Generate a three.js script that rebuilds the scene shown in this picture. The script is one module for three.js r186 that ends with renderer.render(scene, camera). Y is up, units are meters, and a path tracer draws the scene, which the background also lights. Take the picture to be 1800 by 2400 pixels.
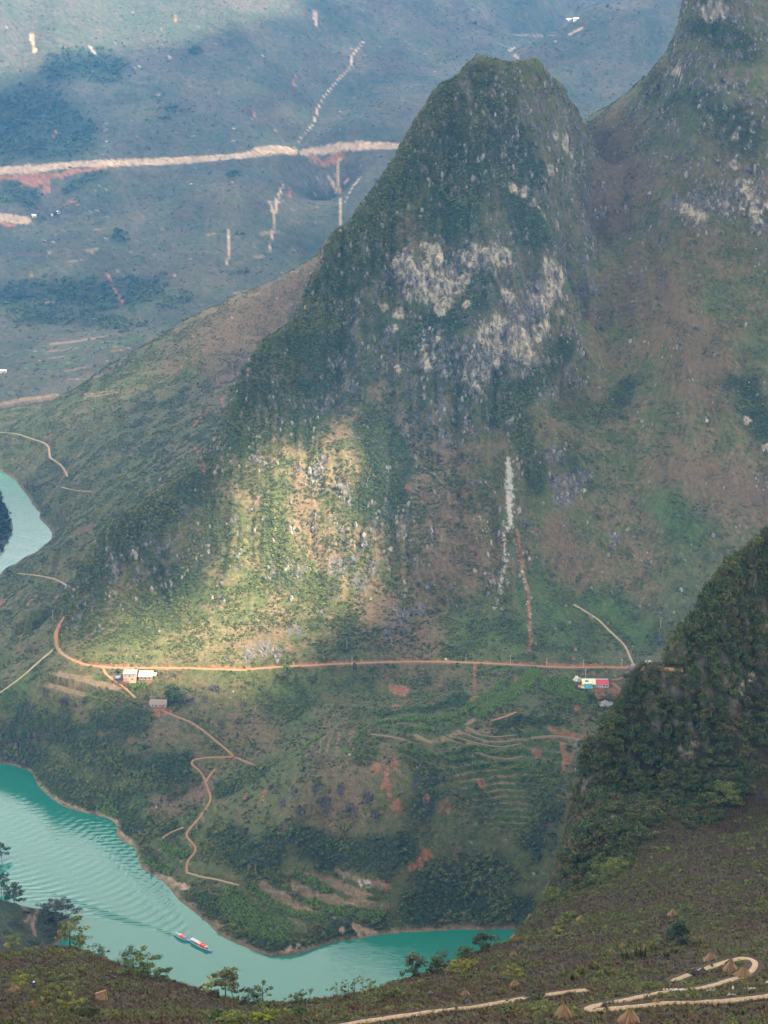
import * as THREE from 'three';
import { MarchingCubes } from 'three/addons/objects/MarchingCubes.js';
import { mergeGeometries } from 'three/addons/utils/BufferGeometryUtils.js';

// ---------------------------------------------------------------- camera, sky, sun, exposure
const scene = new THREE.Scene();
const EYE = 490, PITCH = 17.5 * Math.PI / 180, FOV = 35;          // metres above the river, looking down the gorge
const camera = new THREE.PerspectiveCamera(FOV, 0.75, 1, 12000);
camera.position.set(0, EYE, 0);
camera.lookAt(0, EYE - Math.sin(PITCH) * 100, -Math.cos(PITCH) * 100);
scene.add(camera);
const renderer = new THREE.WebGLRenderer({ antialias: true });
renderer.toneMapping = THREE.LinearToneMapping;
renderer.toneMappingExposure = 4.6;
renderer.shadowMap.enabled = true;

const SUN = new THREE.Vector3(0.5, 0.74, 0.36).normalize();
const sun = new THREE.DirectionalLight(new THREE.Color(1, 0.84, 0.58), 5);
sun.position.copy(SUN).multiplyScalar(3000).add(new THREE.Vector3(0, 0, -1200));
sun.target.position.set(0, 0, -1200);
sun.castShadow = true; sun.shadow.radius = 2.3;
sun.shadow.camera.left = -1800; sun.shadow.camera.right = 1800; sun.shadow.camera.top = 1800; sun.shadow.camera.bottom = -1800; sun.shadow.camera.near = 10; sun.shadow.camera.far = 9000;
sun.shadow.mapSize.set(4096, 4096);
scene.add(sun, sun.target);

const HAZE = 0.00011;                                              // of the blue air, per metre
{ const W = 512, H = 256, a = new Float32Array(W * H * 4);         // a bright, hazy, thinly clouded sky, a little brighter low down and on the side of the sun
  for (let j = 0; j < H; j++) for (let i = 0; i < W; i++) { const e = ((j + .5) / H - .5) * Math.PI, az = ((i + .5) / W - .5) * 2 * Math.PI, o = (j * W + i) * 4, s = e < 0 ? .10 : (.40 + .9 * Math.pow(Math.cos(e), 6)) * (1 + .3 * Math.cos(e) * (Math.cos(az) * SUN.x + Math.sin(az) * SUN.z)); a[o] = 1.08 * s; a[o + 1] = .99 * s; a[o + 2] = .84 * s; a[o + 3] = 1; }
  const t = new THREE.DataTexture(a, W, H, THREE.RGBAFormat, THREE.FloatType); t.mapping = THREE.EquirectangularReflectionMapping; t.magFilter = t.minFilter = THREE.LinearFilter; t.needsUpdate = true; scene.background = t; scene.environment = t; }

// ---------------------------------------------------------------- small maths
function rng(seed) { let s = seed >>> 0; return () => { s = (s + 0x6D2B79F5) >>> 0; let t = s; t = Math.imul(t ^ (t >>> 15), t | 1); t ^= t + Math.imul(t ^ (t >>> 7), t | 61); return ((t ^ (t >>> 14)) >>> 0) / 4294967296; }; }
const PERM = new Uint8Array(512), GX = new Float32Array(256), GY = new Float32Array(256), GZ = new Float32Array(256);
{ const r = rng(7); const p = [...Array(256).keys()]; for (let i = 255; i > 0; i--) { const j = Math.floor(r() * (i + 1)); [p[i], p[j]] = [p[j], p[i]]; } for (let i = 0; i < 512; i++) PERM[i] = p[i & 255];
  for (let i = 0; i < 256; i++) { const z = r() * 2 - 1, a = r() * 6.2832, q = Math.sqrt(1 - z * z); GX[i] = q * Math.cos(a) * 1.5; GY[i] = q * Math.sin(a) * 1.5; GZ[i] = z * 1.5; } }
function n3(x, y, z) {                                             // gradient noise, about -1..1
  const X = Math.floor(x), Y = Math.floor(y), Z = Math.floor(z); x -= X; y -= Y; z -= Z;
  const u = x * x * x * (x * (x * 6 - 15) + 10), v = y * y * y * (y * (y * 6 - 15) + 10), w = z * z * z * (z * (z * 6 - 15) + 10);
  const a = PERM[X & 255], b = PERM[(X + 1) & 255], y0 = Y & 255, y1 = (Y + 1) & 255, z0 = Z & 255, z1 = (Z + 1) & 255;
  const aa = PERM[a + y0], ab = PERM[a + y1], ba = PERM[b + y0], bb = PERM[b + y1];
  const g = (h, dx, dy, dz) => GX[h] * dx + GY[h] * dy + GZ[h] * dz;
  const l = (t, p, q) => p + t * (q - p);
  return l(w, l(v, l(u, g(PERM[aa + z0], x, y, z), g(PERM[ba + z0], x - 1, y, z)), l(u, g(PERM[ab + z0], x, y - 1, z), g(PERM[bb + z0], x - 1, y - 1, z))),
    l(v, l(u, g(PERM[aa + z1], x, y, z - 1), g(PERM[ba + z1], x - 1, y, z - 1)), l(u, g(PERM[ab + z1], x, y - 1, z - 1), g(PERM[bb + z1], x - 1, y - 1, z - 1))));
}
const fbm = (x, y, z, o) => { let s = 0, a = 0.55; for (let i = 0; i < o; i++) { s += a * n3(x, y, z); x = x * 2.03 + 11.3; y = y * 2.03 - 7.1; z = z * 2.03 + 3.7; a *= 0.52; } return s; };
const clamp = (x, a = 0, b = 1) => x < a ? a : x > b ? b : x;
const smooth = (a, b, x) => { const t = clamp((x - a) / (b - a)); return t * t * (3 - 2 * t); };
const mix = (a, b, t) => a + (b - a) * t;

// a pixel of the 1800 x 2400 photograph and the distance ahead (or the height) at which it lies, as a point of the world
const F = 1200 / Math.tan(FOV / 2 * Math.PI / 180), SP = Math.sin(PITCH), CP = Math.cos(PITCH);
const ray = (px, py) => { const a = (px - 900) / F, b = (1200 - py) / F; return [a, b * CP - SP, -(CP + b * SP)]; };
const atD = (px, py, D) => { const [x, y, z] = ray(px, py), t = -D / z; return [x * t, EYE + y * t, -D]; };
const atY = (px, py, Y) => { const [x, y, z] = ray(px, py), t = (Y - EYE) / y; return [x * t, Y, z * t]; };
const toPx = (x, y, z) => { const Y = y - EYE, d = -(SP * Y) - CP * z, u = CP * Y - SP * z; const dd = d; return [900 + F * x / dd, 1200 - F * u / dd, dd]; };

// ---------------------------------------------------------------- the lie of the land: surveyed points joined by multiquadrics
function surface(pts, c, soft = 0) {
  const n = pts.length, N = n + 1, A = [];
  for (let i = 0; i < N; i++) { A.push(new Float64Array(N + 1)); }
  const k = (dx, dz) => -Math.sqrt(dx * dx + dz * dz + c * c);
  for (let i = 0; i < n; i++) { for (let j = 0; j < n; j++) A[i][j] = k(pts[i][0] - pts[j][0], pts[i][2] - pts[j][2]); A[i][i] += soft; A[i][n] = A[n][i] = 1; A[i][N] = pts[i][1]; }
  for (let i = 0; i < N; i++) {
    let p = i; for (let r = i + 1; r < N; r++) if (Math.abs(A[r][i]) > Math.abs(A[p][i])) p = r;
    [A[i], A[p]] = [A[p], A[i]];
    for (let r = i + 1; r < N; r++) { const f = A[r][i] / A[i][i]; if (f) for (let q = i; q <= N; q++) A[r][q] -= f * A[i][q]; }
  }
  const w = new Float64Array(N);
  for (let i = N - 1; i >= 0; i--) { let s = A[i][N]; for (let q = i + 1; q < N; q++) s -= A[i][q] * w[q]; w[i] = s / A[i][i]; }
  const X = Float64Array.from(pts, p => p[0]), Z = Float64Array.from(pts, p => p[2]), cc = c * c, w0 = w[n];
  return (x, z) => { let s = w0; for (let i = 0; i < n; i++) { const dx = x - X[i], dz = z - Z[i]; s -= w[i] * Math.sqrt(dx * dx + dz * dz + cc); } return s; };
}
const D = a => a.map(([x, y, d]) => atD(x, y, d)), Yl = (h, a) => a.map(([x, y, k]) => atY(x, y, k ?? h));
const shifted = (a, dx, dy, dz) => a.map(([x, y, z]) => [x + dx, y + dy, z + dz]);

// right bank of the lower reach and of the upper reach: the water's edge
const shoreLow = [[-90, 1770], [0, 1788], [60, 1802], [110, 1862], [200, 1905], [265, 1925], [275, 1960], [310, 1985], [330, 2030], [380, 2066], [420, 2110], [470, 2150], [520, 2195], [600, 2231], [680, 2240], [740, 2222], [830, 2202], [930, 2187], [1030, 2181], [1130, 2179], [1250, 2181], [1400, 2200]];
const shoreUp = [[-60, 1070], [0, 1100], [40, 1130], [70, 1160], [100, 1200], [120, 1235], [126, 1262], [100, 1295], [60, 1325], [20, 1350], [0, 1365], [-80, 1420]];
const leftRidge = D([[155, 1480, 1068], [190, 1350, 1088], [240, 1240, 1110], [330, 1180, 1128], [430, 1130, 1150], [500, 1080, 1166], [560, 960, 1190], [585, 850, 1210], [650, 790, 1226], [760, 690, 1250], [782, 560, 1266], [915, 430, 1300], [1006, 300, 1328], [1032, 250, 1336], [1066, 212, 1342], [1100, 168, 1346]]);
const massif = [
  ...Yl(0, shoreLow), ...shifted(Yl(0, shoreLow), -14, -10, 16), ...Yl(0, shoreUp), ...shifted(Yl(0, shoreUp), -22, -10, 0),
  // the road bench
  ...Yl(62, [[140, 1530, 61], [250, 1562, 60], [420, 1566, 61], [560, 1570, 61], [700, 1560, 62], [850, 1552, 63], [1000, 1551, 64], [1150, 1556, 65], [1300, 1563, 66], [1450, 1566, 67], [1560, 1568, 68], [1750, 1570, 72]]),
  // knoll, fields and gully between the road and the river
  ...Yl(50, [[200, 1612, 52], [305, 1590, 57], [375, 1640, 50], [100, 1650, 41], [200, 1750, 27], [50, 1715, 21], [-60, 1690, 22], [450, 1700, 44], [560, 1790, 33], [450, 1850, 20], [330, 1850, 16], [400, 1960, 9], [600, 1900, 31], [650, 2100, 8], [530, 2080, 7], [800, 2050, 15], [600, 2180, 3.5], [900, 2120, 10], [1100, 2090, 12], [1200, 1900, 40], [1300, 1750, 58], [700, 1850, 47], [900, 1850, 53], [700, 1950, 31], [900, 1950, 38], [900, 1715, 63], [800, 1712, 57], [700, 1768, 47], [1100, 1680, 63], [1250, 1650, 64], [1395, 1605, 63], [850, 1610, 52], [650, 1630, 49], [1000, 1610, 56], [1450, 1800, 58], [1450, 1950, 40]]),
  // the front of the karst mountain
  ...D([[700, 1450, 1056], [600, 1480, 1046], [300, 1500, 1040], [1000, 1480, 1050], [1230, 1450, 1062], [1500, 1480, 1052], [1750, 1480, 1060], [350, 1400, 1080], [500, 1300, 1098], [300, 1262, 1100], [600, 1200, 1124], [700, 1300, 1104], [650, 1000, 1178], [700, 1100, 1154], [900, 1350, 1092], [900, 1150, 1134], [1050, 1250, 1112], [900, 1050, 1162], [1000, 1060, 1182], [800, 900, 1208], [950, 760, 1234], [900, 600, 1262], [1000, 600, 1258], [1150, 620, 1262], [1100, 400, 1308], [1000, 450, 1300], [1100, 850, 1216], [1250, 780, 1240], [1310, 600, 1278], [1300, 420, 1320], [1110, 158, 1346], [1160, 156, 1347], [1215, 160, 1349], [1272, 160, 1354], [1298, 196, 1362], [1328, 230, 1378], [1356, 262, 1405], [1115, 168, 1362], [1160, 164, 1363], [1215, 168, 1365], [1265, 176, 1370], [1320, 240, 1398], [1352, 274, 1430], [1170, 300, 1326], [1050, 300, 1330], [1270, 280, 1338],
    [1190, 1060, 1176], [1200, 1250, 1121], [1150, 1000, 1196], [1300, 900, 1240], [1330, 720, 1296], [1370, 500, 1368], [1378, 370, 1428], [1310, 1130, 1148], [1290, 1020, 1172], [1330, 1205, 1130], [1400, 1080, 1170],
    [1390, 274, 1482], [1390, 272, 1500], [1450, 236, 1490], [1530, 176, 1474], [1450, 240, 1472], [1530, 180, 1456], [1580, 130, 1444], [1588, 80, 1442], [1602, 0, 1440], [1612, -70, 1440], [1700, -110, 1432], [1800, -20, 1430], [1900, 60, 1420], [1650, 250, 1386], [1500, 300, 1430], [1750, 400, 1344], [1730, 540, 1316], [1600, 500, 1336], [1480, 500, 1362], [1600, 800, 1246], [1480, 800, 1258], [1600, 1100, 1162], [1500, 1300, 1104], [1700, 1250, 1116], [1790, 1050, 1166], [1790, 800, 1240], [1900, 500, 1310], [1950, 1000, 1170]]),
  ...leftRidge, ...leftRidge.map(([x, y, z], i) => [x - 34 - i * 1.5, Math.max(y - 60 - i * 7, 40), z - 46 - i * 4]),
  // hidden ground behind the crest
  ...[[1150, 1520, 320], [1390, 1660, 340], [1650, 1640, 430], [900, 1560, 190], [1000, 1700, 230], [780, 1500, 160], [1300, 1800, 280], [1700, 1850, 380]].map(([px, d, y]) => [(px - 900) / F * d, y, -d]),
  // the bare ridge behind, down to the upper reach
  ...D([[900, 500, 1850], [785, 566, 1850], [700, 626, 1850], [560, 692, 1850], [440, 748, 1848], [345, 803, 1840], [250, 862, 1830], [150, 930, 1822], [60, 985, 1815], [-60, 1010, 1810], [300, 1000, 1640], [480, 990, 1560], [500, 900, 1690], [650, 760, 1780], [200, 1100, 1556], [300, 1130, 1452], [400, 1080, 1424], [200, 1200, 1405], [130, 1300, 1302], [60, 1400, 1242], [100, 1450, 1140], [40, 1010, 1760]]),
  ...Yl(20, [[0, 1450, 22], [50, 1500, 45], [0, 1560, 36], [-80, 1560, 25], [60, 1590, 48]]),
  ...[[785, 1990, 130], [560, 1990, 80], [345, 1980, 40], [150, 1960, 20], [900, 2050, 120], [-60, 1960, 10]].map(([px, d, y]) => [(px - 900) / F * d, y, -d]),
];
const far = [
  ...D([[0, 950, 1900], [0, 880, 2000], [150, 880, 1960], [150, 800, 2120], [300, 790, 2050], [0, 750, 2270], [0, 700, 2350], [300, 700, 2340], [200, 650, 2420], [0, 500, 2630], [0, 420, 2700], [0, 388, 2722], [260, 386, 2722], [480, 376, 2730], [640, 352, 2780], [690, 350, 2840], [790, 336, 2770], [990, 340, 2750], [0, 300, 2830], [0, 150, 2990], [0, 0, 3150], [500, 0, 3200], [900, 0, 3330], [500, 200, 2960], [300, 300, 2830], [700, 150, 3070], [745, 260, 2960], [820, 130, 3130], [650, 260, 2920], [900, 250, 2900], [1000, 200, 3020], [1300, 50, 3500], [1250, 100, 3420], [1400, 60, 3560], [500, 450, 2600], [700, 450, 2640], [790, 470, 2730], [860, 400, 2690], [500, 600, 2440], [760, 600, 2480], [250, 470, 2640], [1250, -70, 3560], [-300, -40, 3230], [0, -45, 3220], [500, -50, 3280], [1000, -60, 3430], [1500, -80, 3700], [0, 60, 3560], [600, 60, 3620], [1200, 60, 3850], [-300, 400, 2700], [-300, 800, 2150], [700, 800, 2150], [1100, 500, 2500]]),
];
const farSpur = D([[1500, -20, 2950], [1420, 15, 2940], [1330, 62, 2920], [1250, 108, 2900], [1180, 150, 2880], [1100, 210, 2860], [1400, 250, 2640], [1250, 300, 2600], [1560, 150, 2750], [1600, -60, 2960], [1750, 0, 2900], [1200, 600, 2300], [1500, 600, 2250], [1000, 300, 2800]]);
farSpur.push(...shifted(farSpur.slice(0, 6), -30, -90, -160));
const crest = [[0, 2246, 274], [-150, 2252, 276], [150, 2220, 276], [300, 2270, 258], [450, 2320, 240], [600, 2378, 216], [690, 2354, 222], [800, 2338, 228], [950, 2298, 244], [1100, 2238, 268], [1200, 2208, 292]];
const near = [
  ...D(crest), ...D(crest.map(([x, y, d]) => [x, y + 42, d + 34])), ...D(crest.map(([x, y, d]) => [x, y + 95, d + 90])),
  ...D([[-200, 2420, 168], [0, 2400, 166], [450, 2400, 170], [900, 2400, 160], [1350, 2400, 150], [1800, 2400, 142], [2000, 2400, 138], [1270, 2134, 350], [300, 2332, 214], [0, 2322, 214], [1100, 2320, 206], [1350, 2300, 214], [1700, 2300, 208], [1785, 2250, 230], [1500, 2200, 262], [1700, 2150, 272], [1500, 2050, 330], [1350, 2085, 357], [1700, 1950, 374], [1800, 2050, 322], [1800, 1950, 364], [1950, 2000, 330], [1950, 2200, 235]]),
  ...[[0, 0, 487], [-200, 0, 484], [200, 0, 488], [0, 60, 436], [-120, 60, 434], [120, 60, 438], [0, 110, 402], [-90, 110, 402], [90, 110, 406]].map(([x, d, y]) => [x, y, -d]),
  // the dark cliff on the right
  ...D([[1900, 1160, 452], [1800, 1250, 450], [1700, 1330, 442], [1640, 1408, 436], [1558, 1514, 428], [1500, 1568, 424], [1412, 1690, 412], [1388, 1760, 406], [1360, 1905, 392], [1305, 2035, 372], [1600, 1700, 410], [1750, 1600, 422], [1600, 1850, 396], [1750, 1800, 402], [1450, 1850, 398], [1480, 1700, 410], [1750, 1400, 438], [1900, 1700, 420], [1900, 1850, 396]]),
  ...[[85, 510, 215], [140, 540, 225], [200, 560, 240], [260, 580, 230], [46, 480, 190], [120, 610, 110], [250, 650, 90], [120, 700, 8], [250, 760, -4]].map(([x, d, y]) => [x, y, -d]),
  ...shifted(D([[1640, 1408, 436], [1558, 1514, 428], [1500, 1568, 424], [1412, 1690, 412], [1388, 1760, 406], [1360, 1905, 392], [1305, 2035, 372]]), -7, -34, -6),
  // hidden slope down to the near bank, and the bank with its terraces
  ...[[-120, 500, 128], [0, 500, 105], [-180, 600, 70], [0, 600, 42], [-60, 690, 4], [20, 700, -4], [-100, 720, -2], [-180, 690, 26], [-250, 700, 30]].map(([x, d, y]) => [x, y, -d]),
  ...Yl(0, [[-80, 2030], [0, 2062], [60, 2082], [100, 2106], [152, 2140], [160, 2180], [140, 2235], [160, 2290]]), ...shifted(Yl(0, [[-80, 2030], [0, 2062], [60, 2082], [100, 2106], [152, 2140], [160, 2180], [140, 2235]]), 9, -8, -9),
  ...Yl(8, [[60, 2150, 7], [0, 2130, 13], [100, 2180, 5], [0, 2200, 20], [-80, 2120, 20]]),
];
const island = [...Yl(0, [[0, 1165], [18, 1200], [16, 1270], [0, 1297]]), ...shifted(Yl(0, [[0, 1165], [18, 1200], [16, 1270], [0, 1297]]), 15, -12, 0), ...shifted(Yl(0, [[0, 1165], [18, 1200], [16, 1270], [0, 1297]]), -40, 34, 0), ...Yl(0, [[-60, 1120], [-80, 1330]])];
const fMassif = surface(massif, 11, 0.02), fFar = surface(far, 30), fSpur = surface(farSpur, 30), fNear = surface(near, 7, 0.02), fIsland = surface(island, 5);
const box = (x, d, x0, x1, d0, d1) => Math.max(0, x0 - x, x - x1) + Math.max(0, d0 - d, d - d1);
const ridged = (x, y, z) => 1 - Math.abs(n3(x, y, z)) * 1.6;
function rawMassif(x, z) {
  const d = -z, up = smooth(1030, 1110, d) * (1 - smooth(1380, 1500, d) * 0.6), bare = 1 - .75 * smooth(95, 150, x - (d - 1200) * .12), a = (6 * n3(x / 15, 0.3, z / 60) + 3.2 * n3(x / 6, 4.3, z / 30) + 1.4 * n3(x / 2.7, 8.3, z / 16)) * bare * (1 - .8 * smooth(1310, 1340, d));
  let h = fMassif(x, z + a * up);
  h += up * ((3.5 + bare * 3) * fbm(x / 60, 1.7, z / 60, 3) + 6 * (ridged(x / 38, 7, z / 150) - .5) + 2.2 * (ridged(x / 15, 3, z / 60) - .5) + 1.6 * (ridged(x / 22, 3, z / 22) - .4)) + 1.2 * fbm(x / 24, 5.5, z / 24, 2) * smooth(0, 12, h) + 0.5 * fbm(x / 6, 9, z / 6, 2) * smooth(-1, 4, h);
  return h - 1.2 * box(x, d, -700, 700, 730, 2060);
}
function rawFar(x, z) {
  const m = fFar(x, z) - 1.0 * box(x, -z, -1500, 1500, 1900, 4200), s = fSpur(x, z) - 0.8 * box(x, -z, 60, 900, 2200, 3300);
  const k = smooth(2250, 2500, -z);
  return Math.max(m, s) + k * (24 * (ridged(x / 190, 2, z / 480) - .5) + 7 * fbm(x / 80, 1, z / 120, 3)) + 1.8 * fbm(x / 26, 3, z / 26, 3);
}
const rawNear = (x, z) => {
  const w = smooth(352, 392, -z) * smooth(20, 60, x);
  return fNear(x, z + w * (3 * n3(x / 7, 2, z / 30) + 1.3 * n3(x / 2.4, 5, z / 12))) - 1.2 * box(x, -z, -420, 420, -40, 800) + (z < -330 ? 1 : .45) * (1.1 * fbm(x / 20, 4, z / 20, 2) + 0.4 * fbm(x / 5, 2, z / 5, 2)) + 0.06 * n3(x / 1.6, 1, z / 1.6);
};
const rawIsland = (x, z) => fIsland(x, z) - 1.5 * box(x, -z, -520, -300, 1300, 1700);
function anyRaw(x, z) {
  const d = -z; let h = 0;
  if (d < 810) h = Math.max(h, rawNear(x, z));
  if (d > 725 && d < 2080) h = Math.max(h, rawMassif(x, z));
  if (d > 1850) h = Math.max(h, rawFar(x, z));
  if (d > 1300 && d < 1700 && x < -300) h = Math.max(h, rawIsland(x, z));
  return h;
}
function march(height, px, py) {                                    // where the line of sight through a pixel meets the ground
  const [x, y, z] = ray(px, py); let t = 120, pt = t;
  for (let i = 0; i < 900 && t < 4300; i++) {
    const gap = EYE + y * t - height(x * t, z * t);
    if (gap < 0) { let a = pt, b = t; for (let k = 0; k < 14; k++) { const m = (a + b) / 2; if (EYE + y * m < height(x * m, z * m)) b = m; else a = m; } return [x * b, EYE + y * b, z * b]; }
    pt = t; t += Math.max(1.2, Math.min(gap * 0.55, 14));
  }
  return [x * t, EYE + y * t, z * t];
}
const slant = p => Math.hypot(p[0], p[1] - EYE, p[2]);

// ---------------------------------------------------------------- what grows and lies where: strokes on the ground, kept in world metres
const KINDS = ['soil', 'rock', 'grey', 'forest', 'green', 'brown', 'field', 'scree', 'corn', 'trail', 'furrow', 'terrace'];
const CELL = 16, grid = new Map(), flats = new Map();
const cellKey = (i, j) => (i + 500) * 2000 + j + 500;
function intoGrid(g, ax, az, bx, bz, reach, item) {
  for (let i = Math.floor((Math.min(ax, bx) - reach) / CELL); i <= Math.floor((Math.max(ax, bx) + reach) / CELL); i++)
    for (let j = Math.floor((Math.min(az, bz) - reach) / CELL); j <= Math.floor((Math.max(az, bz) + reach) / CELL); j++) { const k = cellKey(i, j); let l = g.get(k); if (!l) g.set(k, l = []); l.push(item); }
}
function dense(pts, step) {                                        // [px, py, r] corners to a closely spaced line
  const out = [];
  for (let i = 0; i < pts.length; i++) {
    if (i) { const a = pts[i - 1], b = pts[i], n = Math.max(1, Math.round(Math.hypot(b[0] - a[0], b[1] - a[1]) / step)); for (let k = 1; k <= n; k++) out.push([mix(a[0], b[0], k / n), mix(a[1], b[1], k / n), mix(a[2], b[2], k / n)]); }
    else out.push(pts[i]);
  }
  return out;
}
function stroke(kind, r0, pts, strength = 1) {
  const k = KINDS.indexOf(kind), line = dense(pts.map(([x, y, r]) => [x, y, r ?? r0]), 14).map(([x, y, r]) => { const p = march(anyRaw, x, y); return [...p, r * slant(p) / F]; });
  for (let i = 0; i < line.length; i++) {
    const a = line[Math.max(0, i - 1)], b = line[i], near = i && Math.hypot(a[0] - b[0], a[2] - b[2]) < 60, q = near ? a : b;
    intoGrid(grid, q[0], q[2], b[0], b[2], b[3] * 2.6, [k, q[0], q[1], q[2], b[0], b[1], b[2], b[3], strength]);
  }
}
const dots = (kind, list, strength) => list.forEach(p => stroke(kind, p[2], [p], strength));
// level ground: a road bed, a path, a yard
function bed(line, half, blend) {
  for (let i = 1; i < line.length; i++) { const a = line[i - 1], b = line[i]; intoGrid(flats, a[0], a[2], b[0], b[2], half + blend, [a[0], a[1], a[2], b[0], b[1], b[2], half, blend]); }
}
function levelled(x, z, h, lo, hi) {
  const l = flats.get(cellKey(Math.floor(x / CELL), Math.floor(z / CELL))); if (!l) return h;
  let best = 0, by = 0, bd = 1e9;
  for (const [ax, ay, az, bx, by2, bz, half, blend] of l) {
    if (-az < lo || -az > hi) continue;
    const dx = bx - ax, dz = bz - az, t = clamp(((x - ax) * dx + (z - az) * dz) / (dx * dx + dz * dz + 1e-9)), d = Math.hypot(x - ax - dx * t, z - az - dz * t), w = 1 - smooth(half, half + blend, d);
    if (w > 0 && d - half < bd) { bd = d - half; best = w; by = ay + (by2 - ay) * t; }
  }
  return best ? mix(h, by, best) : h;
}
const TM = new Float32Array(KINDS.length), TSTEP = 2.1;
function terraced(x, z, h) { if (-z > 1010 || -z < 770 || h < 3) return h; masksAt(x, h, z, TM); const w = smooth(.4, 1, TM[11]); if (!w) return h; const f = h / TSTEP, k = Math.floor(f), q = f - k; return mix(h, (k + smooth(.5, .98, q)) * TSTEP, w); }
const landMassif = (x, z) => { const h = rawMassif(x, z); return levelled(x, z, terraced(x, z, h), 725, 2080); }, landNear = (x, z) => levelled(x, z, rawNear(x, z), 0, 725), landFar = (x, z) => levelled(x, z, rawFar(x, z), 1900, 4000), landIsland = rawIsland;
function ground(x, z) {
  const d = -z; let h = 0;
  if (d < 810) h = Math.max(h, landNear(x, z));
  if (d > 725 && d < 2080) h = Math.max(h, landMassif(x, z));
  if (d > 1850) h = Math.max(h, landFar(x, z));
  if (d > 1300 && d < 1700 && x < -300) h = Math.max(h, landIsland(x, z));
  return h;
}
function spot(px, py) { let p = march(ground, px, py); if (py > 2195 && px < 1300) for (let k = 0; k < 45 && p[2] < -420; k++) p = march(ground, px, py += 2.5); return p; }

// roads and footpaths: lines through the photograph's pixels, laid on the ground as beds with a ribbon of earth on them
const ways = [];
function way(name, width, pts, label, color, blend = 2.2) {
  let line = dense(pts.map(p => [p[0], p[1], 0]), 7).map(([x, y]) => march(anyRaw, x, y)).filter((q, i, l) => l[0][2] < -420 || q[2] > -420), keep = [line[0]];
  for (const p of line) { const q = keep[keep.length - 1]; if (Math.hypot(p[0] - q[0], p[2] - q[2]) > width * 0.6) keep.push(p); }
  for (let pass = 0; pass < (keep[0][2] > -420 ? 14 : 4); pass++) keep = keep.map((p, i) => i && i < keep.length - 1 ? p.map((v, c) => (v * 2 + keep[i - 1][c] + keep[i + 1][c]) / 4) : p);
  bed(keep, width * 0.62 + .4, blend); ways.push({ name, width, line: keep, label, color });
}
const EARTH = [.33, .19, .105], PALE = [.36, .265, .175], RUST = [.36, .17, .09];
way('dirt_road', 2.3, [[150, 1447], [133, 1470], [130, 1500], [137, 1527], [165, 1545], [200, 1559], [270, 1566], [335, 1566], [420, 1566], [500, 1568], [565, 1571], [640, 1564], [720, 1560], [800, 1556], [880, 1553], [960, 1551], [1040, 1551], [1120, 1554], [1200, 1558], [1280, 1563], [1330, 1565], [1400, 1564], [1460, 1565], [1520, 1568], [1600, 1570]], 'dirt road', EARTH, 3);
way('footpath', 1.6, [[243, 1566], [240, 1573], [262, 1592], [290, 1608], [306, 1626], [318, 1636]], '', EARTH);
way('footpath', 1.4, [[368, 1660], [400, 1674], [450, 1694], [480, 1715], [510, 1740], [552, 1775], [520, 1774], [480, 1776], [445, 1782], [446, 1790], [472, 1810], [484, 1835], [485, 1850], [497, 1862], [495, 1878], [470, 1915], [433, 1955], [440, 1966], [462, 1985], [455, 2003], [437, 2018], [438, 2045]], '', EARTH, 1.5);
way('footpath', 1.2, [[552, 1775], [575, 1785], [600, 1795]], '', EARTH, 1.5);
way('footpath', 1.2, [[505, 1803], [488, 1820], [484, 1832]], '', EARTH, 1.5);
way('footpath', 1.4, [[380, 1965], [400, 1950], [430, 1940]], '', EARTH, 1.5);
way('footpath', 1.2, [[437, 2045], [470, 2055], [510, 2062], [560, 2075]], '', PALE, 1.5);
way('footpath', 1.5, [[1345, 1417], [1400, 1450], [1440, 1490], [1465, 1512], [1478, 1545], [1486, 1560]], '', PALE, 1.5);
way('footpath', 1.4, [[1497, 1570], [1470, 1582], [1455, 1592], [1434, 1594]], '', EARTH, 1.5);
way('footpath', 1.3, [[1434, 1600], [1450, 1612], [1464, 1625]], '', EARTH, 1.5);
way('footpath', 1.6, [[0, 1624], [50, 1588], [95, 1548], [128, 1520]], '', PALE, 2);
way('footpath', 2.0, [[0, 1014], [35, 1015], [70, 1027], [112, 1040], [119, 1060], [112, 1073], [140, 1085], [158, 1110], [158, 1117]], '', PALE, 3);
way('footpath', 1.8, [[42, 1344], [90, 1349], [130, 1357], [160, 1374], [176, 1384]], '', PALE, 2);
way('footpath', 1.6, [[145, 1142], [175, 1150], [215, 1152]], '', PALE, 2);
way('footpath', 1.5, [[1152, 1689], [1180, 1682], [1210, 1669]], '', EARTH, 1.5);
way('footpath', .85, [[640, 2450], [760, 2412], [840, 2397], [900, 2388], [954, 2380], [1020, 2372], [1090, 2365], [1150, 2355], [1193, 2347], [1247, 2337], [1323, 2327], [1383, 2320]], '', PALE, 1.6);
way('footpath', .9, [[1574, 2301], [1611, 2286], [1645, 2274], [1676, 2263], [1719, 2250], [1757, 2242], [1773, 2247], [1777, 2258], [1768, 2274], [1746, 2288], [1687, 2304], [1649, 2318], [1562, 2326], [1513, 2334], [1442, 2350], [1372, 2362], [1358, 2367], [1364, 2373], [1388, 2374], [1421, 2367], [1491, 2361], [1551, 2354], [1594, 2350], [1654, 2353], [1714, 2346], [1768, 2340], [1840, 2330]], '', PALE, 1.6);
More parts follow.
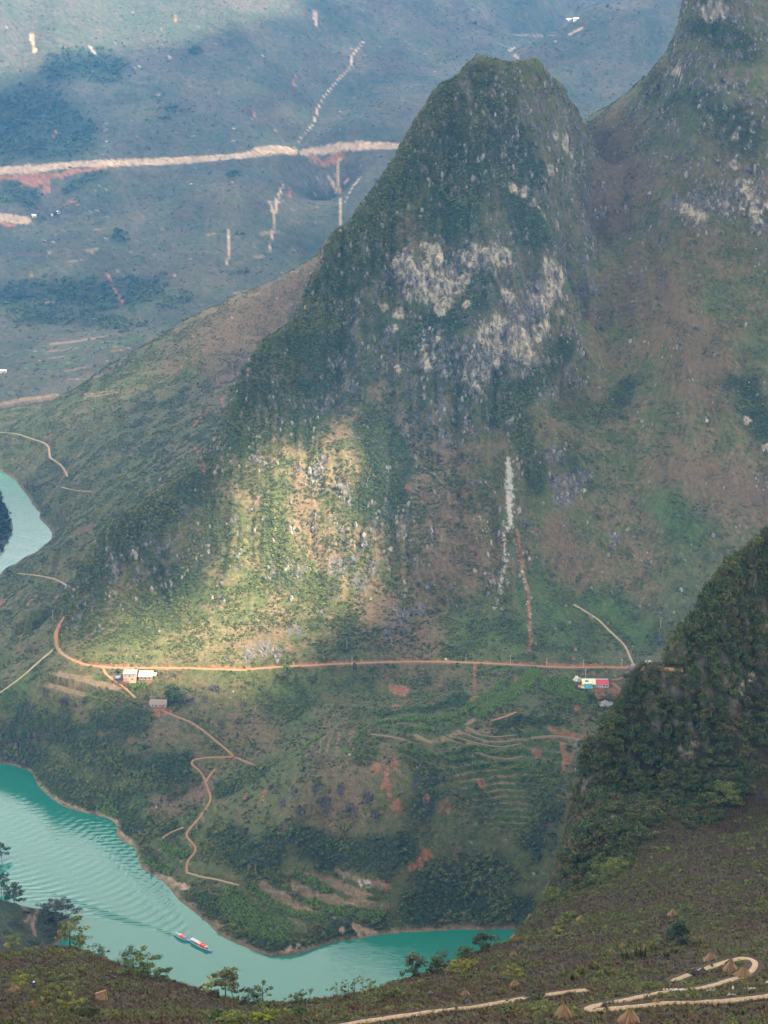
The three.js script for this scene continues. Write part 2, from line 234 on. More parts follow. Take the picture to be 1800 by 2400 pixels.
// terrace treads of the knoll
for (const [w, pts] of [[1.4, [[1093, 1703], [1120, 1722], [1160, 1728], [1208, 1723]]], [1.3, [[1075, 1713], [1100, 1724], [1130, 1735], [1170, 1741], [1220, 1732]]], [1.3, [[1072, 1728], [1100, 1738], [1140, 1747], [1180, 1752], [1222, 1743]]], [1.3, [[1040, 1727], [1060, 1738], [1080, 1742]]], [1.3, [[1120, 1765], [1150, 1775], [1190, 1780], [1225, 1773]]], [3.4, [[972, 1722], [990, 1734], [1014, 1741]]], [3, [[1092, 1700], [1112, 1686]]], [2.6, [[1245, 1731], [1290, 1725], [1330, 1728], [1360, 1735], [1388, 1740]]], [1.8, [[868, 1721], [910, 1726], [950, 1735]]]])
  way('terrace_tread', w, pts, '', [.2, .15, .09], 1.2);
// yards under the buildings
const yards = [[306, 1592, 9, 53.5], [340, 1590, 8, 53], [372, 1654, 8, 47], [1395, 1608, 11, 0], [1372, 1616, 6, 0]];
const yardAt = yards.map(([px, py, r]) => { const p = march(anyRaw, px, py); bed([[p[0] - 2.5, p[1], p[2]], [p[0] + 2.5, p[1], p[2]]], r * 0.75, 4); return p; });
for (const [x0, x1, y] of [[150, 260, 0]]) { for (const pts of [[[140, 1580], [180, 1588], [225, 1600], [280, 1612]], [[118, 1606], [150, 1615], [195, 1627]]]) { const l = dense(pts.map(p => [p[0], p[1], 0]), 10).map(([a, b]) => march(anyRaw, a, b)); bed(l, 4.5, 3); } }

// bare earth
stroke('soil', 5, [[150, 1447], [131, 1485], [140, 1530], [200, 1556], [335, 1563], [500, 1565], [565, 1568], [720, 1557], [960, 1548], [1200, 1555], [1280, 1559], [1400, 1561], [1520, 1565]], .8);
stroke('soil', 6, [[1280, 1557], [1330, 1561], [1400, 1560]]);
stroke('field', 9, [[140, 1580], [180, 1588], [225, 1602], [275, 1613]]); stroke('soil', 7, [[235, 1606], [280, 1614]]); stroke('field', 6, [[120, 1607], [150, 1616], [195, 1628]]);
dots('soil', [[305, 1596, 12], [345, 1594, 12], [372, 1664, 13], [395, 1668, 8], [935, 1618, 14], [920, 1612, 10], [950, 1624, 10], [928, 1655, 9], [1110, 1640, 8], [1400, 1622, 22], [1440, 1622, 16], [1258, 1764, 12], [1145, 1770, 6], [1352, 1660, 8]]);
stroke('soil', 9, [[1296, 1712], [1330, 1718], [1370, 1728]]); stroke('soil', 7, [[1318, 1745], [1325, 1775], [1320, 1800]]); stroke('soil', 5, [[1345, 1760], [1332, 1790]]);
stroke('soil', 3.5, [[1112, 1560], [1113, 1580], [1112, 1620]]); stroke('soil', 6, [[1214, 1590], [1205, 1605], [1196, 1618]]);
stroke('soil', 4, [[1212, 1245], [1220, 1290], [1226, 1335], [1236, 1380], [1240, 1420], [1242, 1460], [1245, 1500], [1236, 1530]]);
dots('soil', [[905, 1835, 12], [930, 1890, 14], [880, 1800, 10], [925, 1790, 8], [1050, 1900, 6], [1130, 1840, 12], [1000, 2000, 14], [965, 2030, 9], [985, 2020, 9], [905, 2090, 7], [955, 1140, 7], [1000, 1870, 8], [620, 1860, 7], [575, 1865, 6]]);
stroke('soil', 5, [[905, 1800], [907, 1840], [915, 1870]]); stroke('soil', 4, [[1048, 1870], [1030, 1905]]); stroke('soil', 4, [[1290, 1930], [1240, 1945]], .6);
stroke('field', 15, [[615, 2080], [650, 2105], [690, 2128], [722, 2140]]); stroke('field', 11, [[690, 2075], [740, 2100], [800, 2118], [890, 2130]]); stroke('field', 10, [[715, 2055], [770, 2068], [800, 2078], [850, 2095]]); stroke('field', 9, [[790, 2040], [830, 2060], [895, 2078]], .7);
stroke('soil', 4, [[860, 2060], [885, 2066], [912, 2077]]); stroke('soil', 5, [[810, 2112], [860, 2118], [905, 2128]]); stroke('soil', 3, [[660, 2088], [700, 2118], [755, 2145]]); dots('scree', [[858, 2072, 9], [800, 2092, 4], [845, 2070, 6]]);
stroke('trail', 7, [[830, 2170], [860, 2180], [880, 2188]]); dots('trail', [[803, 2178, 7], [680, 2222, 6], [700, 2215, 6], [845, 2195, 8]]); stroke('trail', 7, [[370, 2055], [400, 2066], [440, 2082]]); stroke('trail', 5, [[230, 1910], [270, 1925], [272, 1945], [310, 1975]]); stroke('trail', 4, [[130, 1870], [160, 1885], [200, 1905]], .7);
stroke('trail', 3.5, [[640, 2232], [720, 2222], [800, 2208], [930, 2184], [1130, 2176]], .8);
for (const pts of [[[838, 1712], [790, 1728], [765, 1748], [772, 1780]], [[815, 1712], [770, 1735], [748, 1760], [755, 1782]], [[845, 1722], [815, 1735], [805, 1760]], [[800, 1708], [755, 1735], [732, 1762], [742, 1785]]]) stroke('furrow', 6, pts);
dots('corn', [[858, 1709, 7], [852, 1716, 6], [836, 1726, 6], [815, 1764, 7]]);
stroke('terrace', 40, [[1060, 1730], [1140, 1745], [1220, 1740], [1330, 1740]]); stroke('terrace', 40, [[1100, 1790], [1200, 1810], [1280, 1830]]); stroke('terrace', 30, [[760, 1745], [800, 1740], [860, 1730]]); stroke('terrace', 40, [[1120, 1880], [1220, 1900]]); stroke('terrace', 30, [[640, 2100], [760, 2090], [880, 2100]]); stroke('terrace', 26, [[480, 1900], [440, 1960], [400, 2010]]); stroke('terrace', 30, [[900, 1690], [980, 1700]]); stroke('terrace', 24, [[170, 1600], [240, 1615]]);
// maize and cane
stroke('corn', 18, [[1250, 1578], [1225, 1605], [1200, 1625], [1160, 1650], [1125, 1672]]); stroke('corn', 24, [[1290, 1608], [1330, 1620], [1370, 1632]]); stroke('corn', 14, [[1300, 1600], [1350, 1604]]); stroke('corn', 9, [[1150, 1625], [1110, 1650], [1075, 1675], [1020, 1688]]); stroke('corn', 8, [[1050, 1685], [960, 1684], [890, 1690]]); stroke('corn', 7, [[1180, 1600], [1150, 1630], [1100, 1660]]);
stroke('corn', 26, [[540, 2115], [580, 2145], [620, 2170], [660, 2180]]); stroke('corn', 9, [[585, 2080], [625, 2108], [690, 2142], [755, 2152]]); stroke('corn', 9, [[695, 2052], [735, 2072], [765, 2084]]); stroke('corn', 10, [[735, 2118], [790, 2135], [850, 2142], [900, 2142]]);
stroke('corn', 8, [[305, 1604], [340, 1604], [300, 1612]], .9); stroke('green', 16, [[330, 1880], [300, 1920], [260, 1900]]); stroke('corn', 10, [[235, 1898], [270, 1905], [250, 1890]]); stroke('corn', 8, [[375, 1975], [400, 1995], [450, 2005]]); stroke('corn', 7, [[318, 2000], [350, 2030], [400, 2045]]); stroke('green', 12, [[430, 1885], [455, 1905], [400, 1955]]);
stroke('green', 40, [[1450, 1440], [1400, 1430], [1500, 1480]]); stroke('green', 34, [[650, 1650], [700, 1620], [690, 1700]], .8); stroke('green', 26, [[100, 1545], [60, 1590], [20, 1640]]); stroke('green', 40, [[1560, 1180], [1620, 1250]], .8); stroke('green', 60, [[1100, 1500], [1350, 1490], [1250, 1400]], .7);
stroke('green', 26, [[560, 1850], [610, 1815], [680, 1775]], .6);
for (const pts of [[[1090, 1752], [1150, 1764], [1230, 1757]], [[930, 1752], [1000, 1768], [1080, 1780]], [[1060, 1700], [1090, 1690]], [[1110, 1790], [1180, 1800], [1260, 1795]], [[880, 1700], [940, 1704], [1010, 1706]], [[700, 1770], [720, 1745], [760, 1722]]]) stroke('corn', 5, pts, .9);
// forest and scrub
stroke('forest', 60, [[1080, 230], [1000, 330], [920, 440]]); stroke('forest', 80, [[1120, 240], [1100, 360], [1060, 480]]); stroke('forest', 50, [[1200, 330], [1220, 450], [1250, 540]]); stroke('forest', 60, [[860, 560], [800, 660], [700, 800]]); stroke('forest', 60, [[620, 850], [600, 950], [540, 1040]]); stroke('forest', 55, [[780, 800], [740, 900], [700, 980]]); stroke('forest', 40, [[1010, 760], [1060, 740], [1130, 660], [1100, 700]]); stroke('forest', 30, [[960, 800], [1050, 840]]);
stroke('forest', 34, [[1310, 820], [1250, 900], [1190, 940], [1150, 960]]); stroke('forest', 26, [[1200, 960], [1240, 1060], [1260, 1140]]); stroke('forest', 50, [[880, 1020], [920, 1090], [880, 1180]]); stroke('forest', 50, [[460, 1150], [340, 1230], [230, 1330], [180, 1440]], .8); stroke('forest', 60, [[500, 1250], [420, 1380], [330, 1450]], .7); stroke('forest', 40, [[640, 1240], [660, 1330], [760, 1380]], .7); stroke('forest', 14, [[625, 1180], [625, 1230], [622, 1270]]);
stroke('forest', 60, [[800, 560], [900, 640]], .6); stroke('forest', 40, [[1180, 860], [1090, 930]], .7); stroke('forest', 60, [[1600, 220], [1680, 260], [1750, 320]], .6); stroke('forest', 40, [[1640, 60], [1760, 120]], .7); stroke('forest', 40, [[1740, 920], [1790, 1000]], .8); stroke('forest', 30, [[1480, 900], [1430, 960], [1360, 980]], .6); stroke('forest', 50, [[1330, 1060], [1380, 1120]], .5);
stroke('forest', 34, [[20, 1740], [100, 1790], [180, 1860], [280, 1880]]); stroke('forest', 44, [[60, 1680], [180, 1740], [330, 1820], [420, 1800]], .8); stroke('forest', 30, [[290, 1640], [240, 1680], [330, 1690]]); stroke('forest', 16, [[405, 1632], [410, 1655]]); stroke('forest', 22, [[610, 1630], [640, 1650], [700, 1660]], .9); stroke('forest', 20, [[1080, 1640], [1020, 1660], [900, 1675]], .8); stroke('forest', 22, [[1340, 1655], [1400, 1645], [1440, 1640], [1300, 1660]]); stroke('forest', 20, [[1180, 1700], [1250, 1690], [1300, 1690]], .7); stroke('forest', 26, [[860, 1745], [850, 1760]]); stroke('forest', 30, [[980, 1780], [1000, 1840], [990, 1890]], .9);
stroke('forest', 36, [[500, 1960], [560, 1990], [620, 2040], [640, 1980]]); stroke('forest', 36, [[700, 1960], [760, 2000], [860, 2000], [950, 1990]], .8); stroke('forest', 34, [[960, 2120], [1060, 2130], [1160, 2130], [1230, 2140]]); stroke('forest', 40, [[1000, 2060], [1100, 2060], [1180, 2040]], .8); stroke('forest', 20, [[440, 2095], [500, 2140], [560, 2200], [640, 2225], [760, 2200]], .9); stroke('forest', 16, [[330, 2000], [370, 2040]]); stroke('forest', 26, [[400, 1945], [340, 1945], [300, 1930]]); stroke('forest', 40, [[1260, 1830], [1280, 1900], [1240, 1980]], .7); stroke('forest', 20, [[520, 1850], [560, 1830], [600, 1810]]); stroke('forest', 22, [[890, 2150], [790, 2185]]);
// limestone: pale faces and grey ones
dots('rock', [[930, 620, 26], [955, 600, 18], [1010, 585, 20], [1010, 620, 29], [975, 650, 36], [1040, 665, 34], [1060, 650, 23], [1020, 680, 36], [1085, 650, 18], [1130, 595, 20], [1160, 600, 22], [1180, 600, 16], [1100, 610, 18], [960, 690, 18], [1030, 720, 18], [1095, 715, 8], [1280, 620, 13], [1295, 650, 21], [1285, 690, 26], [1275, 715, 18], [1195, 690, 17], [1245, 705, 13], [1140, 780, 26], [1165, 760, 21], [1180, 785, 18], [1160, 805, 18], [1210, 770, 12], [1225, 800, 29], [1235, 825, 21], [1260, 785, 18], [1275, 765, 13], [1000, 850, 18], [1100, 875, 13], [1135, 880, 13], [1110, 905, 14], [1130, 890, 10], [935, 735, 12], [925, 770, 10], [900, 720, 9], [935, 865, 8], [1025, 795, 9], [990, 810, 8], [1220, 745, 8], [1315, 735, 9], [1162, 850, 10]]);
dots('rock', [[1205, 440, 12], [1230, 452, 10], [1250, 475, 9], [1262, 485, 6], [1302, 320, 10], [1325, 335, 12], [1338, 360, 9], [1290, 395, 8], [1130, 262, 6], [985, 507, 5], [1306, 528, 6], [1270, 445, 5], [1668, 26, 16], [1692, 20, 14], [1655, 22, 9], [1590, 165, 10], [1598, 190, 8], [1752, 440, 18], [1760, 465, 16], [1775, 500, 15], [1735, 428, 10], [1742, 480, 12], [1795, 480, 12], [1605, 490, 11], [1640, 508, 13], [1620, 500, 8], [1720, 385, 8], [1722, 320, 8], [1700, 478, 6], [1750, 985, 7], [1795, 1050, 8], [1765, 290, 7], [1660, 270, 5]]);
dots('grey', [[735, 1110, 24], [755, 1080, 12], [800, 1145, 20], [815, 1170, 16], [800, 1250, 12], [850, 1280, 14], [830, 1310, 14], [700, 1345, 24], [790, 1330, 22], [840, 1365, 22], [870, 1330, 16], [640, 1330, 14], [770, 940, 16], [800, 850, 18], [830, 910, 12], [760, 960, 12], [900, 1100, 10], [1040, 1020, 12], [1300, 1060, 26], [1340, 1140, 26], [1320, 1170, 22], [1370, 1110, 18], [1300, 1130, 18], [1440, 1260, 14], [1100, 880, 24], [1050, 840, 20], [1160, 850, 22], [1200, 850, 16], [1120, 820, 20], [1060, 860, 20], [1230, 870, 16], [960, 860, 14], [1240, 720, 22], [1150, 680, 14], [900, 670, 12], [620, 1520, 20], [580, 1535, 16], [650, 1530, 16], [700, 1480, 12], [310, 1290, 14], [350, 1270, 12], [270, 1330, 14], [215, 1400, 12], [190, 1440, 12], [175, 1470, 10], [260, 1420, 10], [320, 1350, 10], [440, 1200, 12], [545, 1085, 12], [595, 1075, 10], [1580, 480, 20], [1640, 470, 20], [1700, 500, 18], [1780, 530, 22], [1760, 400, 18], [1640, 190, 16], [1610, 150, 12], [1700, 200, 12], [1330, 260, 10], [1480, 270, 10], [700, 1350, 14], [1430, 1390, 8], [940, 1450, 26], [910, 1480, 20], [980, 1430, 14], [1010, 1370, 10]]);
dots('grey', [[520, 1400, 10], [550, 1215, 9], [560, 1330, 8], [555, 1300, 7], [240, 1470, 7], [330, 1260, 6], [700, 1100, 7], [930, 1088, 7], [905, 1100, 7], [700, 1470, 10], [680, 1480, 8], [215, 1430, 6], [290, 1310, 5], [545, 1080, 6], [840, 1030, 6], [835, 1050, 5], [850, 870, 8], [665, 968, 5], [595, 970, 4]]);
dots('grey', [[560, 1850, 10], [640, 1850, 12], [690, 1860, 12], [740, 1850, 12], [800, 1850, 12], [820, 1900, 16], [860, 1870, 14], [880, 1910, 12], [760, 1880, 16], [700, 1900, 14], [660, 1880, 12], [985, 1790, 10], [975, 1840, 12], [1000, 1880, 12], [1040, 1830, 8], [480, 1640, 10], [570, 1650, 10], [450, 1640, 8], [510, 1615, 9], [560, 1690, 8], [520, 1700, 10], [350, 1700, 8], [150, 1640, 12], [460, 1690, 8]], .9);
stroke('scree', 7, [[1190, 1075, 4], [1194, 1110, 8], [1195, 1150, 10], [1193, 1190, 9], [1198, 1220, 6], [1190, 1240, 4]]); stroke('scree', 2.5, [[1180, 1220], [1182, 1290], [1188, 1310], [1170, 1380]], .8); stroke('scree', 2.5, [[1160, 1220], [1150, 1280], [1135, 1330]], .5); dots('scree', [[1110, 1215, 3], [1132, 1245, 3], [1225, 1340, 4], [1232, 1390, 3], [1175, 1385, 4], [1165, 1410, 4], [1160, 1425, 4], [1242, 1440, 3], [1180, 1250, 5], [1192, 1300, 3]]);
stroke('grey', 46, [[920, 650], [1000, 640], [1120, 610]], .8); stroke('grey', 60, [[1010, 830], [1110, 850], [1200, 800], [1270, 690]], .85); stroke('grey', 50, [[1640, 480], [1760, 460]], .7);
// dry grass
stroke('brown', 60, [[1420, 330], [1450, 420], [1420, 520]], .8); stroke('brown', 70, [[1560, 650], [1600, 780], [1640, 880]], .6); stroke('brown', 40, [[1480, 600], [1520, 740]], .5); stroke('brown', 60, [[1060, 1210], [1100, 1300], [1000, 1360]], .9); stroke('brown', 50, [[900, 1420], [980, 1500]], .8); stroke('brown', 50, [[1560, 1100], [1680, 1120], [1770, 1160]], .8); stroke('brown', 40, [[1300, 1240], [1340, 1330]], .7); stroke('brown', 60, [[720, 640], [620, 730], [520, 800]], .9); stroke('brown', 50, [[700, 700], [560, 840], [500, 930]], .6); stroke('brown', 40, [[640, 1480], [560, 1500]], .6); stroke('brown', 70, [[450, 1640], [600, 1690], [700, 1720]], .4); stroke('brown', 40, [[420, 1880], [470, 1860], [380, 1900]], .8); stroke('brown', 50, [[760, 1890], [820, 1870]], .6); stroke('brown', 24, [[700, 1120], [720, 1250], [800, 1380]], .6); stroke('brown', 40, [[460, 1260], [480, 1320]], .5); stroke('brown', 60, [[280, 1680], [400, 1720]], .5);
dots('brown', [[200, 1243, 22], [1000, 700, 16], [1190, 880, 20], [1220, 720, 26], [1170, 660, 18], [400, 860, 20], [1000, 1160, 30]], .8);
stroke('soil', 4, [[192, 1060], [165, 1090], [140, 1130], [105, 1180]], .8); stroke('soil', 4, [[485, 965], [465, 985], [450, 1002]]); stroke('soil', 3.5, [[520, 930], [523, 950]]); stroke('soil', 3.5, [[450, 1040], [466, 1065], [476, 1085], [478, 1110]]); stroke('soil', 2.5, [[437, 840], [420, 865]], .7); stroke('soil', 4, [[85, 1395], [65, 1415], [50, 1430]]); dots('soil', [[142, 1445, 5], [50, 1490, 5], [5, 1410, 10], [135, 1400, 6]]);
// the far side of the gorge
stroke('trail', 9, [[-20, 402], [90, 394], [170, 386], [260, 382], [350, 379], [470, 373], [560, 366], [620, 358], [650, 354], [690, 354]]); stroke('trail', 8, [[600, 352], [640, 345], [672, 346]]); stroke('trail', 10, [[712, 356], [760, 352], [800, 344], [860, 341], [920, 342], [935, 342]]); stroke('soil', 8, [[-10, 418], [60, 415], [130, 412], [190, 400], [240, 392]], .9); stroke('soil', 12, [[60, 428], [110, 425], [110, 445]], .8); stroke('soil', 9, [[730, 368], [760, 385], [800, 365]], .8);
stroke('trail', 10, [[-10, 508], [20, 512], [60, 518]]); stroke('soil', 8, [[0, 522], [30, 528]]); stroke('trail', 3, [[770, 415], [785, 440], [798, 465], [800, 500], [797, 540]]); stroke('trail', 3, [[795, 375], [790, 410], [800, 470]], .8); stroke('trail', 2.5, [[845, 415], [825, 440], [805, 480]], .8); stroke('trail', 2, [[815, 420], [800, 440], [797, 460]], .7);
stroke('trail', 3.5, [[666, 428], [650, 465], [644, 500], [640, 540], [630, 590]], .8); stroke('trail', 2.5, [[632, 470], [640, 500]], .7); stroke('trail', 3, [[535, 540], [537, 570], [533, 620]], .8); stroke('soil', 3, [[680, 440], [676, 465]], .6);
stroke('trail', 2.3, [[690, 345], [705, 325], [735, 290], [745, 255], [760, 225], [790, 190], [820, 160], [825, 130], [850, 100]], .8); stroke('trail', 4, [[738, 25], [738, 45], [742, 58]], .8);
stroke('trail', 4, [[74, 82], [78, 105], [82, 120]]); stroke('trail', 4, [[212, 110], [222, 125]]); dots('trail', [[370, 222, 5], [398, 135, 5], [268, 180, 4], [247, 305, 5], [545, 330, 5], [308, 590, 4], [118, 590, 4], [218, 595, 4], [275, 635, 4], [410, 643, 4], [545, 428, 4]], .8); stroke('soil', 3, [[250, 640], [270, 680], [290, 712]], .9); stroke('soil', 3, [[75, 640], [70, 660]], .7); stroke('trail', 3, [[1205, 110], [1195, 120], [1215, 138]]); stroke('trail', 4, [[1335, 82], [1350, 72], [1362, 66]]); stroke('trail', 2.5, [[1205, 82], [1300, 84]], .7);
stroke('field', 8, [[125, 805], [180, 800], [260, 785]], .9); stroke('field', 9, [[0, 948], [60, 935], [130, 930]], .8); stroke('green', 9, [[60, 855], [120, 860], [170, 850]]); stroke('green', 12, [[230, 812], [280, 802], [330, 790]]); stroke('corn', 5, [[1180, 40], [1280, 45], [1330, 30]], .5); stroke('field', 7, [[240, 815], [290, 812]], .5); stroke('soil', 6, [[150, 480], [170, 470], [180, 480]], .5);
stroke('forest', 70, [[30, 320], [100, 280], [160, 320]]); stroke('forest', 40, [[140, 160], [220, 140], [250, 165]]); stroke('forest', 40, [[20, 240], [80, 230]], .8); stroke('forest', 14, [[240, 405], [200, 420], [160, 445]]); stroke('forest', 50, [[40, 700], [150, 690], [260, 700], [330, 690]]); stroke('forest', 34, [[60, 740], [200, 745], [280, 760]]); stroke('forest', 20, [[20, 455], [70, 470], [30, 440]]); dots('forest', [[278, 558, 20], [545, 405, 18], [290, 778, 14], [330, 765, 12], [130, 505, 10], [95, 515, 10], [460, 120, 14]]); stroke('forest', 30, [[400, 290], [420, 250], [330, 300]], .4); stroke('forest', 30, [[430, 700], [380, 720]], .7);
{ const R = rng(515); for (let i = 0; i < 46; i++) { const px = R() * 720, py = 470 + R() * 260, l = 12 + 40 * R() * R(), k = R(); stroke(k < .4 ? 'green' : k < .7 ? 'field' : k < .85 ? 'brown' : 'forest', 2 + 4 * R(), [[px, py], [px + l * .5, py - l * .08 + R() * 3], [px + l, py - l * .14]], k >= .4 && k < .7 ? .66 : .75 + .3 * R()); }
  for (let i = 0; i < 26; i++) { const px = R() * 300 - 10, py = 785 + R() * 150, l = 30 + 60 * R(); stroke(R() < .5 ? 'field' : 'green', 2 + 1.5 * R(), [[px, py], [px + l * .5, py - l * .07 + R() * 4], [px + l, py - l * .13]], .8); }
  for (let i = 0; i < 14; i++) { const px = R() * 950, py = 10 + R() * 300; stroke(R() < .5 ? 'soil' : 'brown', 2 + 4 * R(), [[px, py], [px - 6 + 12 * R(), py + 8 + 14 * R()]], .7); }
  for (const pts of [[[0, 600], [120, 596], [260, 600], [400, 590], [560, 592]], [[100, 545], [230, 530], [330, 545]], [[200, 330], [330, 300], [420, 280]], [[880, 60], [1000, 66], [1150, 60]], [[900, 110], [1000, 120], [1120, 112]]]) stroke('brown', 2.2, pts, .9); }
// the near side
stroke('forest', 60, [[1780, 1330], [1700, 1420], [1600, 1560], [1500, 1700], [1420, 1820]]); stroke('forest', 60, [[1790, 1480], [1700, 1600], [1620, 1780], [1500, 1880], [1380, 1960]]); stroke('forest', 50, [[1790, 1640], [1740, 1760], [1600, 1900]]); stroke('forest', 46, [[1390, 1950], [1350, 2060], [1450, 1960]]); stroke('forest', 46, [[1560, 1540], [1500, 1610], [1430, 1700], [1400, 1770], [1375, 1850]], 1.1);
dots('grey', [[1560, 1580, 16], [1555, 1620, 18], [1550, 1600, 14], [1640, 1560, 10], [1700, 1600, 18], [1740, 1610, 16], [1620, 1700, 18], [1630, 1720, 20], [1610, 1760, 20], [1650, 1640, 10], [1760, 1680, 12], [1580, 1690, 10], [1480, 1800, 10]]); dots('rock', [[1630, 1740, 10], [1622, 1765, 8], [1640, 1700, 7], [1740, 1600, 8], [1760, 1590, 8]]);
stroke('corn', 16, [[1050, 2195], [1140, 2200], [1190, 2195]], .5); stroke('green', 30, [[0, 2120], [30, 2080], [20, 2180]], .9); stroke('field', 5, [[40, 2116], [60, 2128], [70, 2150], [60, 2160]]); stroke('field', 5, [[60, 2112], [88, 2135], [75, 2165], [82, 2190]], .9); dots('forest', [[115, 2125, 16], [130, 2150, 16], [145, 2150, 10], [100, 2165, 14], [40, 2170, 14], [20, 2190, 14], [120, 2190, 14], [80, 2215, 14]]); dots('grey', [[64, 2137, 7]]); dots('trail', [[95, 2110, 4], [120, 2118, 5], [55, 2102, 4], [78, 2112, 4]]);
function masksAt(x, y, z, out) {
  out.fill(0);
  const l = grid.get(cellKey(Math.floor(x / CELL), Math.floor(z / CELL))); if (!l) return;
  for (const [k, ax, ay, az, bx, by, bz, r, s] of l) {
    const dx = bx - ax, dy = by - ay, dz = bz - az, t = clamp(((x - ax) * dx + (y - ay) * dy + (z - az) * dz) / (dx * dx + dy * dy + dz * dz + 1e-9));
    const ex = x - ax - dx * t, ey = y - ay - dy * t, ez = (z - az - dz * t) * 0.55, d = Math.sqrt(ex * ex + ey * ey + ez * ez) / r, v = (1.7 - d) * s;
    if (v > out[k]) out[k] = v;
  }
}

function onWay(x, z) { const l = flats.get(cellKey(Math.floor(x / CELL), Math.floor(z / CELL))); if (!l) return false; for (const [ax, , az, bx, , bz, half] of l) { const dx = bx - ax, dz = bz - az, t = clamp(((x - ax) * dx + (z - az) * dz) / (dx * dx + dz * dz + 1e-9)); if (Math.hypot(x - ax - dx * t, z - az - dz * t) < half + (z > -420 ? .55 : .3)) return true; } return false; }

// ---------------------------------------------------------------- terrain sheets: rows spaced by arc length so that steep ground keeps its detail
function sheet(height, half, d0, d1, cols, rows, weight) {
  const nx = cols + 1, nz = rows + 1, pos = new Float32Array(nx * nz * 3), uv = new Float32Array(nx * nz * 2), K = 320, W = K + 1;
  let acc = new Float32Array(nx * W), len = new Float32Array(nx * W);
  for (let i = 0; i < nx; i++) {
    const u = i / cols * 2 - 1; let py = 0;
    for (let k = 0; k <= K; k++) { const d = mix(d0, d1, k / K), y = Math.max(height(u * half(d), -d), -6); if (k) { const l = Math.hypot((d1 - d0) / K, Math.min(Math.abs(y - py), 40)); len[i * W + k] = len[i * W + k - 1] + l; acc[i * W + k] = acc[i * W + k - 1] + l * weight(d, u * half(d)); } py = y; }
  }
  for (let pass = 0; pass < 3; pass++) {                           // neighbouring columns keep in step
    const B = 7; for (const [src, put] of [[acc, v => acc = v], [len, v => len = v]]) { const out = new Float32Array(nx * W); for (let k = 0; k <= K; k++) { let s = 0, n = 0; for (let i = -B; i < nx; i++) { if (i + B < nx) { s += src[(i + B) * W + k]; n++; } if (i - B - 1 >= 0) { s -= src[(i - B - 1) * W + k]; n--; } if (i >= 0) out[i * W + k] = s / n; } } put(out); }
  }
  for (let i = 0; i < nx; i++) {
    const u = i / cols * 2 - 1, A = i * W; let k = 0;
    for (let j = 0; j < nz; j++) {
      const s = j / rows * acc[A + K]; while (k < K - 1 && acc[A + k + 1] < s) k++;
      const f = clamp((s - acc[A + k]) / (acc[A + k + 1] - acc[A + k] || 1)), d = mix(d0, d1, (k + f) / K), x = u * half(d), o = (i * nz + j) * 3;
      pos[o] = x; pos[o + 1] = height(x, -d); pos[o + 2] = -d;
      uv[(i * nz + j) * 2] = x / 9; uv[(i * nz + j) * 2 + 1] = mix(len[A + k], len[A + k + 1], f) / 9;
    }
  }
  const idx = new Uint32Array(cols * rows * 6); let n = 0;
  for (let i = 0; i < cols; i++) for (let j = 0; j < rows; j++) { const a = i * nz + j, b = a + nz; idx[n++] = a; idx[n++] = b; idx[n++] = a + 1; idx[n++] = b; idx[n++] = b + 1; idx[n++] = a + 1; }
  const g = new THREE.BufferGeometry(); g.setAttribute('position', new THREE.BufferAttribute(pos, 3)); g.setAttribute('uv', new THREE.BufferAttribute(uv, 2)); g.setIndex(new THREE.BufferAttribute(idx, 1)); g.computeVertexNormals();
  return { pos, uv, idx, nor: g.attributes.normal.array, count: nx * nz };
}
